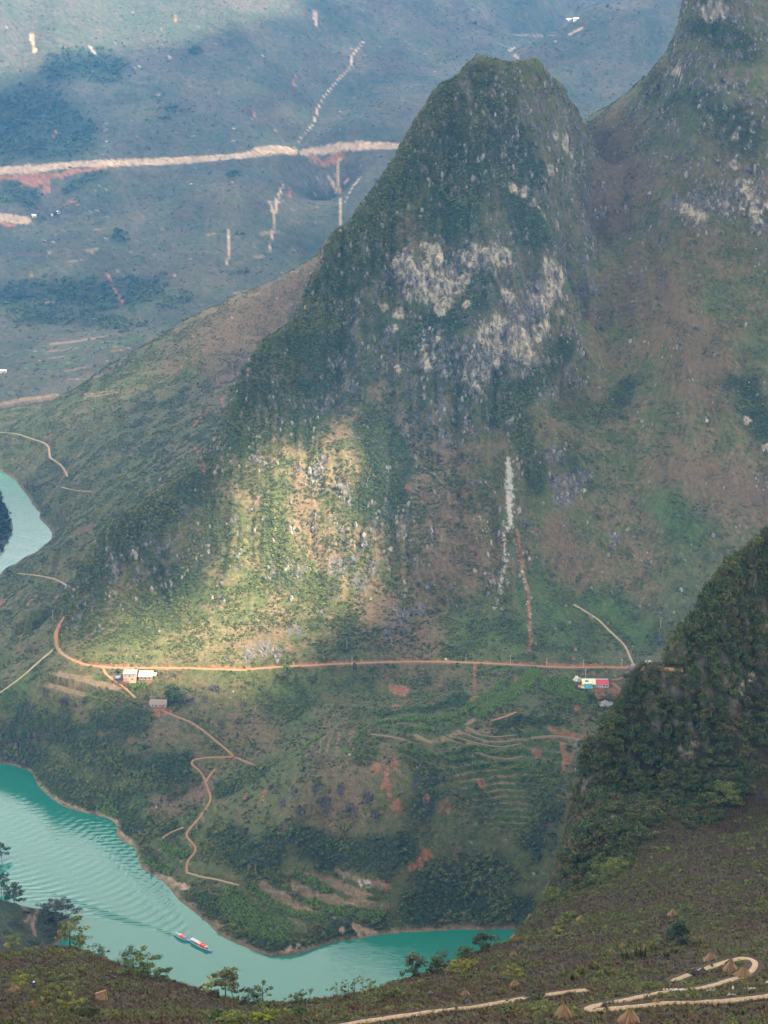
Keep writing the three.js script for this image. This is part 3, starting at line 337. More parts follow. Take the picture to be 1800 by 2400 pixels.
// colours and plant cover of every vertex
const cov = (v, n) => smooth(.5, .95, v + n);
function paint(s, style) {
  const n = s.count, col = new Float32Array(n * 3), forest = new Float32Array(n), corn = new Float32Array(n), shrub = new Float32Array(n), push = new Float32Array(n), grey = new Float32Array(n), m = new Float32Array(KINDS.length);
  const C = [0, 0, 0], to = (c, w) => { if (w > 0) { C[0] += (c[0] - C[0]) * w; C[1] += (c[1] - C[1]) * w; C[2] += (c[2] - C[2]) * w; } };
  for (let i = 0; i < n; i++) {
    const x = s.pos[i * 3], y = s.pos[i * 3 + 1], z = s.pos[i * 3 + 2], ny = Math.abs(s.nor[i * 3 + 1]);
    if (y < -7) { forest[i] = corn[i] = shrub[i] = 0; continue; }
    masksAt(x, y, z, m);
    const sc = style.scale, a = fbm(x / (46 * sc), y / (46 * sc), z / (46 * sc), 3), b = n3(x / (9 * sc), y / (9 * sc), z / (9 * sc)), c = n3(x / (2.6 * sc), y / (2.6 * sc), z / (2.6 * sc)), e = n3(x / (1.1 * sc) + 7, y / (1.1 * sc), z / (1.1 * sc));
    const g = .4 * b + .34 * c + .16 * e, step = n3(x / 20, y / 1.5, z / 20);
    const [, rk, gk, fk, nk, bk] = m, dryness = smooth(-.55, .55, a * .9 + b * .5 + c * .35 + (bk > 0 ? bk * .5 : 0) - (nk > 0 ? nk * .6 : 0) + step * .25 + style.dry(x, y, z));
    const belt = style.flutes === 1 ? smooth(60, 80, y) * smooth(250, 180, y) * smooth(90, 20, x) * (z > -1300 ? 1 : 0) : 0;
    C[0] = mix(style.olive[0], mix(style.dryc[0], .27, belt), dryness); C[1] = mix(style.olive[1], mix(style.dryc[1], .19, belt), dryness); C[2] = mix(style.olive[2], mix(style.dryc[2], .115, belt), dryness);
    to(style.green, smooth(.1, .8, nk * .7 + b * .4 + c * .3 - .2)); to(style.brown, .7 * smooth(.2, 1, bk * .7 + c * .4 + e * .2));
    let f = cov(fk, g * 1.1 + a * .5), plants = 1 - .3 * smooth(.3, 1, bk) + .5 * smooth(.2, 1, nk);
    f = Math.max(f, smooth(.42, .75, a * .8 + b * .5 + style.woods(x, y, z)));
    const crag = style.crag * smooth(.66, .45, ny) * smooth(-.05, .4, b * .6 + n3(x / 4, y / 16, z / 4) * .8);
    const vert = n3(x / 2.4, y / 18, z / 2.4), vert2 = n3(x / .8, y / 6, z / .8);
    const big = n3(x / 14, y / 24, z / 14), wr = rk > 0 ? cov(rk * .9, .38 * vert + .6 * big + .3 * b + .2 * vert2 + .1) : 0, wg = Math.max(cov(gk, .4 * b + .5 * vert + .2 * c - .08), crag * .85);
    { const rocky = Math.max(wr, wg) * smooth(.8, .6, ny); if (rocky > .02 && style.flutes) push[i] = rocky * style.flutes * 1.35 * (2.6 * (ridged(x / 8, y / 55, z / 8) - .55) + 1.5 * n3(x / 3.4, y / 20, z / 3.4) + 1.1 * n3(x / 9, y / 5, z / 9)); }
    to(style.humus, f * .8);
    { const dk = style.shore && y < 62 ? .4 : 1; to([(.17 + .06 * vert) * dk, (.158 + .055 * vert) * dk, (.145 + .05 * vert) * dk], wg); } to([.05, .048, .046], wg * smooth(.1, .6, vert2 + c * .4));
    if (wr > 0) { const q = smooth(-.5, .25, .8 * vert + .5 * n3(x / 6, y / 40, z / 6) + .3 * vert2 + .15 * c); to([mix(.13, .52, q), mix(.125, .45, q), mix(.12, .335, q)], wr); }
    f *= 1 - .92 * wr; f *= 1 - .55 * wg;
    const ws = cov(m[0], g), wf = cov(m[6], .4 * g), wc = cov(m[8], .4 * g), wsc = cov(m[7], c * .8 + e * .5 - .15), wt = cov(m[9], g * (sc > 2 ? .5 : .9) + (sc > 2 ? .35 * a : 0)), wu = cov(m[10], .3 * g);
    to([.30 + .06 * c, .135 + .04 * c, .07 + .03 * c], ws * .92); to([.27 + .03 * e, .19 + .03 * e, .12], wf * .9); to([.06, .1, .025], wc * .8); to([.5, .48, .43], wsc); to([.46 + .08 * c, .34 + .07 * c, .235 + .05 * c], wt * .92); to([.1 + .03 * e, .065, .045], wu);
    if (m[11] > .3 && z > -1010) { const w = smooth(.4, .9, m[11]) * (1 - .8 * Math.max(wf, ws)), h0 = rawMassif(x, z) / TSTEP, q = h0 - Math.floor(h0); to([.25 + .05 * c, .185 + .03 * c, .105], w * smooth(.1, .2, q) * smooth(.55, .45, q) * smooth(-.5, .1, b + a) * .8); to([.07, .115, .028], w * smooth(.5, .62, q)); }
    if (style.shore) { const t = smooth(2.2, .7, y + b * .6); to([.24 + .06 * c, .18 + .05 * c, .115], t * .8); f *= 1 - smooth(1.4, .4, y); }
    const bare = Math.max(ws, wf, wsc, wt, wu, wr * .9);
    const vr = 1 + .36 * c + .34 * e; C[0] *= vr; C[1] *= vr; C[2] *= vr;
    col[i * 3] = clamp(C[0], .01, .8); col[i * 3 + 1] = clamp(C[1], .01, .8); col[i * 3 + 2] = clamp(C[2], .008, .8);
    grey[i] = wg; forest[i] = f * (1 - bare) * (1 - wc); corn[i] = wc; shrub[i] = clamp((1 - bare) * (1 - wg * .5) * plants * (.35 + .65 * smooth(-.5, .6, b * .5 + a * .6 - dryness * .35 + .25 + c * .2)), 0, 1.3) * (y > .6 ? 1 : 0);
  }
  if (style.flutes) { for (let i = 0; i < n; i++) for (let k = 0; k < 3; k++) s.pos[i * 3 + k] += s.nor[i * 3 + k] * push[i] * Math.sign(s.nor[i * 3 + 1]); const g = new THREE.BufferGeometry(); g.setAttribute('position', new THREE.BufferAttribute(s.pos, 3)); g.setIndex(new THREE.BufferAttribute(s.idx, 1)); g.computeVertexNormals(); s.nor = g.attributes.normal.array; }
  Object.assign(s, { col, forest, corn, shrub, grey });
}
function partOf(s, pick) {                                         // the triangles of a sheet that pick() takes, as a geometry of their own
  const used = new Int32Array(s.count).fill(-1), idx = []; let n = 0; const from = [];
  for (let t = 0; t < s.idx.length; t += 3) {
    const a = s.idx[t], b = s.idx[t + 1], c = s.idx[t + 2];
    if (Math.max(s.pos[a * 3 + 1], s.pos[b * 3 + 1], s.pos[c * 3 + 1]) < -4) continue;
    if (pick && !pick(s.pos[a * 3], s.pos[a * 3 + 1], s.pos[a * 3 + 2])) continue;
    for (const v of [a, b, c]) { if (used[v] < 0) { used[v] = n++; from.push(v); } idx.push(used[v]); }
  }
  const take = (src, w) => { const o = new Float32Array(n * w); for (let i = 0; i < n; i++) for (let k = 0; k < w; k++) o[i * w + k] = src[from[i] * w + k]; return new THREE.BufferAttribute(o, w); };
  const g = new THREE.BufferGeometry(); g.setAttribute('position', take(s.pos, 3)); g.setAttribute('normal', take(s.nor, 3)); g.setAttribute('uv', take(s.uv, 2)); g.setAttribute('color', take(s.col, 3)); g.setIndex(idx);
  return g;
}
const names = new Map();
function numbered(name) { const k = names.get(name) ?? 0; names.set(name, k + 1); return k ? `${name}_${String(k).padStart(3, '0')}` : name; }
function mesh(name, g, m, parent = scene) { const o = new THREE.Mesh(g, m); o.name = parent === scene ? numbered(name) : name; o.castShadow = o.receiveShadow = true; parent.add(o); return o; }
function struct(name, g, m) { const o = mesh(name, g, m); o.userData.kind = 'structure'; return o; }
function noiseTexture(size, f) { const a = new Uint8Array(size * size * 4); for (let j = 0; j < size; j++) for (let i = 0; i < size; i++) { const v = f(i / size, j / size), o = (j * size + i) * 4; a[o] = a[o + 1] = a[o + 2] = clamp(v) * 255; a[o + 3] = 255; } const t = new THREE.DataTexture(a, size, size); t.wrapS = t.wrapT = THREE.RepeatWrapping; t.magFilter = THREE.LinearFilter; t.minFilter = THREE.LinearMipmapLinearFilter; t.generateMipmaps = true; t.needsUpdate = true; return t; }
const loop = (u, v, k, s) => { const A = u * 6.28318, B = v * 6.28318, r = k / 6.28318; return n3(Math.cos(A) * r + s, Math.sin(A) * r + Math.cos(B) * r, Math.sin(B) * r - s); };
const grain = noiseTexture(512, (u, v) => .7 + .4 * loop(u, v, 24, 1) + .42 * loop(u, v, 60, 4) + .3 * loop(u, v, 120, 9));
const lumps = noiseTexture(512, (u, v) => .5 + .4 * loop(u, v, 14, 2) + .3 * loop(u, v, 40, 6) + .15 * loop(u, v, 100, 3));
const earthMat = (bump, rep = 1) => { const g = grain.clone(), l = lumps.clone(); g.repeat.set(rep, rep); l.repeat.set(rep, rep); return new THREE.MeshStandardMaterial({ vertexColors: true, map: g, bumpMap: l, bumpScale: bump, roughness: 1 }); };

const crestLine = leftRidge.map(p => [p[0], -p[2]]).sort((a, b) => a[0] - b[0]);
const behindCrest = (x, z) => { if (x > crestLine[crestLine.length - 1][0]) return -z > 1520; if (x < crestLine[0][0]) return -z > 1068 + (crestLine[0][0] - x) * .2; for (let i = 1; i < crestLine.length; i++) if (x <= crestLine[i][0]) { const [a, da] = crestLine[i - 1], [b, db] = crestLine[i]; return -z > mix(da, db, (x - a) / (b - a || 1)) + 14; } return false; };
const roadD = x => 1004 + 0 * x;
const style1 = { scale: 1, flutes: 1, olive: [.098, .122, .036], dryc: [.18, .136, .07], green: [.078, .14, .03], brown: [.155, .105, .063], humus: [.03, .042, .02], crag: 1, shore: true, dry: (x, y, z) => mix(-.2, -.02, smooth(60, 160, y)) + (behindCrest(x, z) ? smooth(60, 170, y) * .45 - .1 : 0), woods: (x, y, z) => behindCrest(x, z) ? -.35 - .2 * smooth(20, 80, y) : y < 60 ? -.12 : -.16 };
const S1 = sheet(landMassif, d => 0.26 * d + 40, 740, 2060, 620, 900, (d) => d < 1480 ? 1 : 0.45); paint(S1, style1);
const S2 = sheet(landFar, d => 0.34 * d + 60, 1890, 3900, 520, 460, d => 1); paint(S2, { scale: 2.2, olive: [.055, .075, .04], dryc: [.1, .088, .06], green: [.07, .115, .04], brown: [.1, .075, .06], humus: [.03, .05, .03], crag: .25, shore: false, dry: () => 0, woods: (x, y, z) => -.22 });
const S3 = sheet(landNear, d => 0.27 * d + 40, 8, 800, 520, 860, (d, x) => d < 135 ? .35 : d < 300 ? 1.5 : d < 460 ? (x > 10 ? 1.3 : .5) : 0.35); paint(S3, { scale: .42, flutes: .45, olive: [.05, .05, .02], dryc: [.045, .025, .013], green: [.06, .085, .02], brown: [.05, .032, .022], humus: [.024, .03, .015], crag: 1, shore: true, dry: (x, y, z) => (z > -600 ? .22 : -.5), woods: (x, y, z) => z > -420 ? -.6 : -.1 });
const S4 = sheet(landIsland, d => 0.27 * d + 60, 1300, 1700, 200, 160, d => 1); paint(S4, { ...style1, woods: () => .6, dry: () => -.2 });
struct('mountain', partOf(S1, (x, y, z) => !behindCrest(x, z) && -z > roadD(x)), earthMat(.5));
struct('river_hillside', partOf(S1, (x, y, z) => !behindCrest(x, z) && -z <= roadD(x)), earthMat(.4));
struct('mountain_ridge', partOf(S1, (x, y, z) => behindCrest(x, z)), earthMat(.5));
struct('far_mountain', partOf(S2), earthMat(1, .4));
struct('near_hillside', partOf(S3), earthMat(.12, 3));
struct('river_island', partOf(S4, x => x < -300), earthMat(.4));

// ribbons of the roads and paths
{ const mats = new Map();
  const ribbon = (w, half, lift) => {
    const P = [], I = [], U = [], n = w.line.length, R = rng(Math.round(w.line[0][0] * 10 + 5000)); let s = 0;
    for (let i = 0; i < n; i++) {
      const a = w.line[Math.max(0, i - 1)], b = w.line[Math.min(n - 1, i + 1)], p = w.line[i], l = Math.hypot(b[0] - a[0], b[2] - a[2]) || 1, nx = -(b[2] - a[2]) / l, nz = (b[0] - a[0]) / l; if (i) s += Math.hypot(p[0] - w.line[i - 1][0], p[2] - w.line[i - 1][2]);
      const h1 = half * (.85 + .35 * R()), h2 = half * (.85 + .35 * R()), y = p[1] + lift;
      P.push(p[0] - nx * h1, y - .5, p[2] - nz * h1, p[0] - nx * h1, y, p[2] - nz * h1, p[0] + nx * h2, y, p[2] + nz * h2, p[0] + nx * h2, y - .5, p[2] + nz * h2);
      for (const u of [-h1 - .3, -h1, h2, h2 + .3]) U.push(u / 4, s / 4);
      if (i) for (let k = 0; k < 3; k++) { const o = (i - 1) * 4 + k; I.push(o, o + 1, o + 4, o + 1, o + 5, o + 4); }
    }
    const g = new THREE.BufferGeometry(); g.setAttribute('position', new THREE.Float32BufferAttribute(P, 3)); g.setAttribute('uv', new THREE.Float32BufferAttribute(U, 2)); g.setIndex(I); g.computeVertexNormals(); return g;
  };
  for (const w of ways) { const k = w.color.join(); if (!mats.has(k)) mats.set(k, new THREE.MeshStandardMaterial({ color: new THREE.Color(...w.color).multiplyScalar(1.2), map: grain, bumpMap: lumps, bumpScale: .06, roughness: 1, side: THREE.DoubleSide })); struct(w.name, ribbon(w, w.width / 2, w.line[0][2] > -420 ? .09 : .22), mats.get(k)); }
}

// ---------------------------------------------------------------- the river with the waves of the two boats
const boatAt = [atY(440, 2207, 0), atY(512, 2233, 0), atY(378 + 22, 2180, 0), atY(446, 2210, 0)];   // large boat stern, bow; small boat stern, bow
const bigStern = atY(449, 2207, 0), bigBow = atY(497, 2233, 0), smallStern = atY(410, 2191, 0), smallBow = atY(445, 2209, 0);
{ const N = 1536, x0 = -300, z0 = -1040, L = 330, a = new Uint8Array(N * N * 4), k = .95, th = []; for (let i = 0; i < 40; i++) th.push((i + .5) / 40 * 1.44);
  const dx = bigBow[0] - bigStern[0], dz = bigBow[2] - bigStern[2], l = Math.hypot(dx, dz), fx = dx / l, fz = dz / l;
  const kelvin = (x, z, o, turn) => { const c = Math.cos(turn), sn = Math.sin(turn), ax = fx * c - fz * sn, az = fx * sn + fz * c, s = -((x - o[0]) * ax + (z - o[2]) * az), q = Math.abs(-(x - o[0]) * az + (z - o[2]) * ax); if (s < 1) return 0; const edge = q / (s * .37 + 2); if (edge > 1.25 || s > 240) return 0; let h = 0; for (const t of th) for (const sg of [-1, 1]) { const c1 = Math.cos(t), kk = k / (c1 * c1); h += Math.cos(kk * (s * c1 + sg * q * Math.sin(t))) * Math.exp(-kk * .55); } return h / 40 * Math.min(1, s / 14) * smooth(1.25, .85, edge) * (.5 + .9 * smooth(.35, .95, edge)) * Math.pow(clamp(60 / (s + 25), 0, 1), .2) * smooth(240, 170, s); };
  for (let j = 0; j < N; j++) for (let i = 0; i < N; i++) {
    const x = x0 + (i + .5) / N * L, z = z0 + (j + .5) / N * L;
    let h = .03 * n3(x / 2.3, 1, z / 1.2) + .035 * n3(x / .9, 4, z / .6) + .03 * n3(x / 7, 8, z / 4);
    if (x < 0) h += 1.25 * kelvin(x, z, bigStern, .12) + 0.9 * kelvin(x, z, smallStern, .02);
    const o = (j * N + i) * 4; a[o] = a[o + 1] = a[o + 2] = clamp(.5 + h * .5) * 255; a[o + 3] = 255;
  }
  const t = new THREE.DataTexture(a, N, N); t.wrapS = t.wrapT = THREE.MirroredRepeatWrapping; t.magFilter = THREE.LinearFilter; t.needsUpdate = true;
  const waterMat = (map, bump) => new THREE.MeshPhysicalMaterial({ color: new THREE.Color(.018, .15, .112), roughness: .05, ior: 1.62, bumpMap: map, bumpScale: bump });
  const piece = (z1, z2, m, f) => { const g = new THREE.PlaneGeometry(1700, z2 - z1, 1, 1); g.rotateX(-Math.PI / 2); g.translate(-100, 0, (z1 + z2) / 2); const p = g.attributes.position, uv = g.attributes.uv; for (let i = 0; i < p.count; i++) uv.setXY(i, ...f(p.getX(i), p.getZ(i))); struct('river', g, m); };
  piece(-1080, -580, waterMat(t, .8), (x, z) => [(x - x0) / L, (z - z0) / L]);
  piece(-2080, -1080, waterMat(lumps, .1), (x, z) => [x / 40, z / 30]);
}

// ---------------------------------------------------------------- plant cover nobody could count
function leafBall(seed, n, size, flat = .8, up = .35) {
  const R = rng(seed), P = [], N = [], C = [], I = [];
  const lobes = []; for (let k = 0; k < 6; k++) { const a = R() * 6.283, e = R() * 1.3 - .2; lobes.push([Math.cos(a) * Math.cos(e) * .55, Math.sin(e) * .5 * flat, Math.sin(a) * Math.cos(e) * .55, .35 + R() * .3]); }
  for (let i = 0; i < n; i++) {
    const L = lobes[Math.floor(R() * 6)], a = R() * 6.283, e = Math.asin(R() * 1.7 - .7), r = L[3] * (.7 + .35 * R()), dx = Math.cos(a) * Math.cos(e), dy = Math.sin(e), dz = Math.sin(a) * Math.cos(e), cx = L[0] + dx * r, cy = Math.max(-.3, L[1] + dy * r * flat) + up, cz = L[2] + dz * r;
    const w = new THREE.Vector3(dx + (R() - .5) * 1.2, dy + .4 + (R() - .5) * .9, dz + (R() - .5) * 1.2).normalize(), u = new THREE.Vector3(R() - .5, R() - .5, R() - .5).cross(w).normalize(), v = w.clone().cross(u), s = size * (.6 + .8 * R()), t = .65 + .6 * R(), o = P.length / 3;
    for (const [p, q] of [[-1, -.6], [1, -.5], [.7, .7], [-.6, .8]]) { P.push(cx + (u.x * p + v.x * q) * s, cy + (u.y * p + v.y * q) * s, cz + (u.z * p + v.z * q) * s); N.push(dx * .5 + w.x, dy * .5 + w.y + .3, dz * .5 + w.z); C.push(t, t, t * .95); }
    I.push(o, o + 1, o + 2, o, o + 2, o + 3);
  }
  const g = new THREE.BufferGeometry(); g.setAttribute('position', new THREE.Float32BufferAttribute(P, 3)); g.setAttribute('normal', new THREE.Float32BufferAttribute(N, 3)); g.setAttribute('color', new THREE.Float32BufferAttribute(C, 3)); g.setIndex(I); g.normalizeNormals(); return g;
}
function bladeTuft(seed, n, spread, wide, droop) {
  const R = rng(seed), P = [], N = [], C = [], I = [];
  for (let i = 0; i < n; i++) {
    const a = R() * 6.283, r = Math.sqrt(R()) * spread, x = Math.cos(a) * r, z = Math.sin(a) * r, b = R() * 6.283, h = .6 + .5 * R(), ox = Math.cos(b) * droop * h, oz = Math.sin(b) * droop * h, c = Math.cos(b + 1.57) * wide, d = Math.sin(b + 1.57) * wide, t = .65 + .6 * R(), o = P.length / 3;
    P.push(x - c, -.1, z - d, x + c, -.1, z + d, x + ox * .4 + c, h * .6, z + oz * .4 + d, x + ox * .4 - c, h * .6, z + oz * .4 - d, x + ox, h * (1 - droop * .25), z + oz);
    for (let k = 0; k < 5; k++) { N.push(Math.cos(b) * .6, 1.3, Math.sin(b) * .6); C.push(t, t, t); }
    I.push(o, o + 1, o + 2, o, o + 2, o + 3, o + 3, o + 2, o + 4);
  }
  const g = new THREE.BufferGeometry(); g.setAttribute('position', new THREE.Float32BufferAttribute(P, 3)); g.setAttribute('normal', new THREE.Float32BufferAttribute(N, 3)); g.setAttribute('color', new THREE.Float32BufferAttribute(C, 3)); g.setIndex(I); g.normalizeNormals(); return g;
}
function stoneShape(seed, detail = 1, rough = .35, tall = 1) {
  const g = new THREE.IcosahedronGeometry(1, detail), p = g.attributes.position, v = new THREE.Vector3();
  for (let i = 0; i < p.count; i++) { v.fromBufferAttribute(p, i); const k = 1 + rough * n3(v.x * 1.3 + seed * 3.1, v.y * 1.3, v.z * 1.3) + rough * .6 * n3(v.x * 3.1, v.y * 3.1 + seed, v.z * 3.1); v.multiplyScalar(k); p.setXYZ(i, v.x, v.y * tall, v.z); }
  g.computeVertexNormals(); return g;
}
const leafMat = new THREE.MeshStandardMaterial({ vertexColors: true, roughness: .85, side: THREE.DoubleSide });
const pools = new Map();                                           // name -> geometries with their lists of copies
function pool(name, geos, m) { pools.set(name, { geos, m, lists: geos.map(() => []) }); return (R, x, y, z, sx, sy, color) => { const p = pools.get(name); p.lists[Math.floor(R() * p.lists.length)].push([x, y, z, sx, sy, R() * 6.283, color]); }; }
function inView(x, y, z, over) { const [a, b] = toPx(x, y, z); return a > -1800 * over && a < 1800 * (1 + over) && b > -2400 * over && b < 2400 * (1 + over); }
function sow(s, seed, over, fn) {                                  // fn(area, cover at a random place, emit) per triangle in and about the view, facing it
  const R = rng(seed), P = s.pos;
  for (let t = 0; t < s.idx.length; t += 3) {
    const a = s.idx[t], b = s.idx[t + 1], c = s.idx[t + 2], f = (s.forest[a] + s.forest[b] + s.forest[c]) / 3, h = (s.shrub[a] + s.shrub[b] + s.shrub[c]) / 3, k = (s.corn[a] + s.corn[b] + s.corn[c]) / 3;
    if (f + h + k + s.grey[a] < .02) continue;
    const ax = P[a * 3], ay = P[a * 3 + 1], az = P[a * 3 + 2], ux = P[b * 3] - ax, uy = P[b * 3 + 1] - ay, uz = P[b * 3 + 2] - az, vx = P[c * 3] - ax, vy = P[c * 3 + 1] - ay, vz = P[c * 3 + 2] - az;
    let nx = uy * vz - uz * vy, ny = uz * vx - ux * vz, nz = ux * vy - uy * vx; if (ny < 0) { nx = -nx; ny = -ny; nz = -nz; } const len = Math.hypot(nx, ny, nz) || 1e-9;
    if (ay < .3) continue;
    const face = (-nx * ax - ny * (ay - EYE) - nz * az) / len / Math.hypot(ax, ay - EYE, az); if (face < -.35) continue;
    if (!inView(ax, ay, az, over)) continue;
    fn(len / 2, f, h, k, () => { let p = R(), q = R(); if (p + q > 1) { p = 1 - p; q = 1 - q; } return [ax + ux * p + vx * q, ay + uy * p + vy * q, az + uz * p + vz * q]; }, R, ny / len, (s.grey[a] + s.grey[b] + s.grey[c]) / 3);
  }
}
const times = (R, x) => Math.floor(x) + (R() < x % 1 ? 1 : 0);
const G = (R, a, b) => { const t = R(); return [mix(a[0], b[0], t) * (.8 + .4 * R()), mix(a[1], b[1], t) * (.85 + .3 * R()), mix(a[2], b[2], t)]; };
const crowns = [1, 2, 3, 4].map(k => leafBall(k, 46, .17)), bigCrowns = [11, 12, 13, 14, 15].map(k => leafBall(k, 150, .095)), bushes = [21, 22, 23].map(k => leafBall(k, 22, .26, .7));
const tufts = [31, 32, 33].map(k => bladeTuft(k, 9, .5, .05, .5)), canes = [41, 42].map(k => bladeTuft(k, 16, .6, .075, .45));
const heath = [51, 52, 53, 54].map(k => leafBall(k, 16, .15, .6, .2));
{ const forest = pool('forest', crowns, leafMat), scrub = pool('scrub', bushes, leafMat), maize = pool('maize', bushes, leafMat);
  sow(S1, 101, .05, (area, f, h, k, at, R, up) => {
    const p0 = at();
    for (let n = times(R, area * f * .3); n--;) { const [x, y, z] = at(); if (onWay(x, z)) continue; const r = (.85 + 1.2 * R() * R() + .3 * R()) * (y < 40 ? 1.1 : 1), w = n3(x / 30, y / 30, z / 30); forest(R, x, y - .3, z, r, r * (.8 + .5 * R()), w > .05 ? G(R, [.15, .17, .04], [.08, .115, .03]) : G(R, [.04, .075, .02], [.085, .125, .034])); }
    for (let n = times(R, area * h * .2); n--;) { const [x, y, z] = at(), r = .3 + .7 * R() * R() * R() + .15 * R(); if (onWay(x, z)) continue; scrub(R, x, y - .15, z, r, r * (.7 + .5 * R()), R() < .3 ? G(R, [.22, .17, .09], [.16, .12, .06]) : G(R, [.03, .052, .016], [.085, .11, .032])); }
    const cl = n3(p0[0] / 16, p0[1] / 16, p0[2] / 16) + .6 * n3(p0[0] / 5, p0[1] / 5, p0[2] / 5);
    const left = smooth(110, 40, p0[0]) * smooth(58, 75, p0[1]) * (p0[2] > -1320 ? 1 : .3);
    for (let n = times(R, area * (h + .15) * mix(.4, .5, left) * smooth(-.4, .55, cl + .25 * left)); n--;) { const [x, y, z] = at(), r = (.5 + .8 * R() * R() + .2 * R()) * mix(1.12, 1.45, left); if (onWay(x, z) || y < 1.5) continue; forest(R, x, y - .3, z, r, r * (.75 + .45 * R()), R() < .3 ? G(R, [.12, .13, .035], [.08, .1, .028]) : G(R, [.024, .048, .014], [.07, .1, .026])); }
    for (let n = times(R, area * k * .7); n--;) { const [x, y, z] = at(), r = .55 + .4 * R(); if (onWay(x, z)) continue; maize(R, x, y + .2, z, r, 1 + .8 * R(), G(R, [.1, .19, .045], [.19, .27, .05])); }
  });
  sow(S4, 102, .1, (area, f, h, k, at, R) => { for (let n = times(R, area * f * .12); n--;) { const [x, y, z] = at(), r = 1.6 + 1.6 * R(); forest(R, x, y, z, r, r, G(R, [.025, .05, .02], [.045, .07, .028])); } });
  const farWood = pool('far_woodland', crowns, leafMat);
  sow(S2, 103, .04, (area, f, h, k, at, R) => {
    for (let n = times(R, area * f * .019); n--;) { const [x, y, z] = at(), r = 2.4 + 2.6 * R(); farWood(R, x, y - .5, z, r, r * (1 + .6 * R()), G(R, [.03, .055, .024], [.075, .105, .045])); }
    for (let n = times(R, area * h * .006); n--;) { const [x, y, z] = at(), r = 1.2 + 1.6 * R(); farWood(R, x, y - .3, z, r, r, G(R, [.045, .07, .03], [.08, .1, .045])); }
    for (let n = times(R, area * k * .04); n--;) { const [x, y, z] = at(); farWood(R, x, y - .3, z, 1.4, 1.2, G(R, [.09, .14, .04], [.1, .15, .05])); }
  });
  const cliffWood = pool('cliff_woodland', bigCrowns, leafMat), low = pool('low_shrubs', [61, 62, 63].map(k => leafBall(k, 40, .16, .75)), leafMat), heather = pool('heath', heath, leafMat), grass = pool('dry_grass', tufts, leafMat), cane = pool('cane', canes, leafMat);
  sow(S3, 104, .04, (area, f, h, k, at, R, up) => {
    const p = at();
    if (p[2] < -600) { for (let n = times(R, area * f * .2); n--;) { const [x, y, z] = at(), r = 1 + 1.6 * R(); cliffWood(R, x, y, z, r, r, G(R, [.05, .07, .03], [.07, .09, .035])); } for (let n = times(R, area * h * .3); n--;) { const [x, y, z] = at(), r = .4 + .5 * R(); low(R, x, y, z, r, r * .8, G(R, [.06, .1, .03], [.08, .12, .035])); } return; }
    if (p[2] < -460) return;
    for (let n = times(R, area * f * .5); n--;) { const [x, y, z] = at(), r = .9 + 1.3 * R() * R() + .4 * R(); cliffWood(R, x, y - .3, z, r, r * (.85 + .5 * R()), R() < .75 ? G(R, [.028, .056, .016], [.06, .085, .024]) : G(R, [.09, .1, .028], [.08, .075, .03])); }
    const open = (1 - f);
    const w = n3(p[0] / 14, p[1] / 14, p[2] / 14) + .5 * n3(p[0] / 4, 3, p[2] / 4) + smooth(-215, -300, p[2]) * .25 + smooth(60, -40, p[0]) * .1 * smooth(-200, -230, p[2]);
    const tone = n3(p[0] / 2.2, 7, p[2] / 1.4) + .6 * w;
    for (let n = times(R, area * open * 2.6 * smooth(-470, -400, p[2])); n--;) { const [x, y, z] = at(), r = .2 + .3 * R() * R(); if (onWay(x, z)) continue; heather(R, x, y - .05, z, r * 1.15, r * (.7 + .5 * R()), tone > .25 ? G(R, [.04, .055, .013], [.075, .09, .022]) : tone < -.35 ? G(R, [.085, .055, .028], [.06, .036, .018]) : G(R, [.045, .023, .012], [.024, .014, .008])); }
    for (let n = times(R, area * open * 1.5 * (.5 + smooth(-.3, .6, tone))); n--;) { const [x, y, z] = at(); if (onWay(x, z)) continue; grass(R, x, y, z, .3 + .25 * R(), .3 + .45 * R(), tone > 0 ? G(R, [.1, .12, .03], [.15, .13, .05]) : G(R, [.13, .085, .042], [.09, .06, .03])); }
    for (let n = times(R, area * open * .5 * smooth(-.1, .7, w)); n--;) { const [x, y, z] = at(), r = .25 + .65 * R() * R() + .1; if (onWay(x, z)) continue; low(R, x, y - .05, z, r, r * (.7 + .5 * R()), R() < .16 ? G(R, [.18, .18, .022], [.14, .16, .03]) : G(R, [.05, .085, .02], [.09, .115, .028])); }
    for (let n = times(R, area * k * .5); n--;) { const [x, y, z] = at(); cane(R, x, y, z, .5, .9 + .6 * R(), G(R, [.11, .16, .03], [.18, .2, .05])); }
  });
  const crags = pool('rock_outcrops', [7, 8, 9].map(k => stoneShape(k, 1, .5, 1.3)), new THREE.MeshStandardMaterial({ roughness: .95, bumpMap: lumps, bumpScale: .2 }));
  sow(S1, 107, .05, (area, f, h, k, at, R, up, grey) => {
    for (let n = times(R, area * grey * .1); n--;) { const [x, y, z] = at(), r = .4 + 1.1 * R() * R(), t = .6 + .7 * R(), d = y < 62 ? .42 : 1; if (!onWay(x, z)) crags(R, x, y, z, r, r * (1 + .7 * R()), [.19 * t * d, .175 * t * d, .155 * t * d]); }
    const p = at(); if (-p[2] > 1460 || p[1] < 66) return; const w = n3(p[0] / 22, p[1] / 22, p[2] / 22) + .5 * n3(p[0] / 7, p[1] / 14, p[2] / 7), steep = smooth(.86, .6, up);
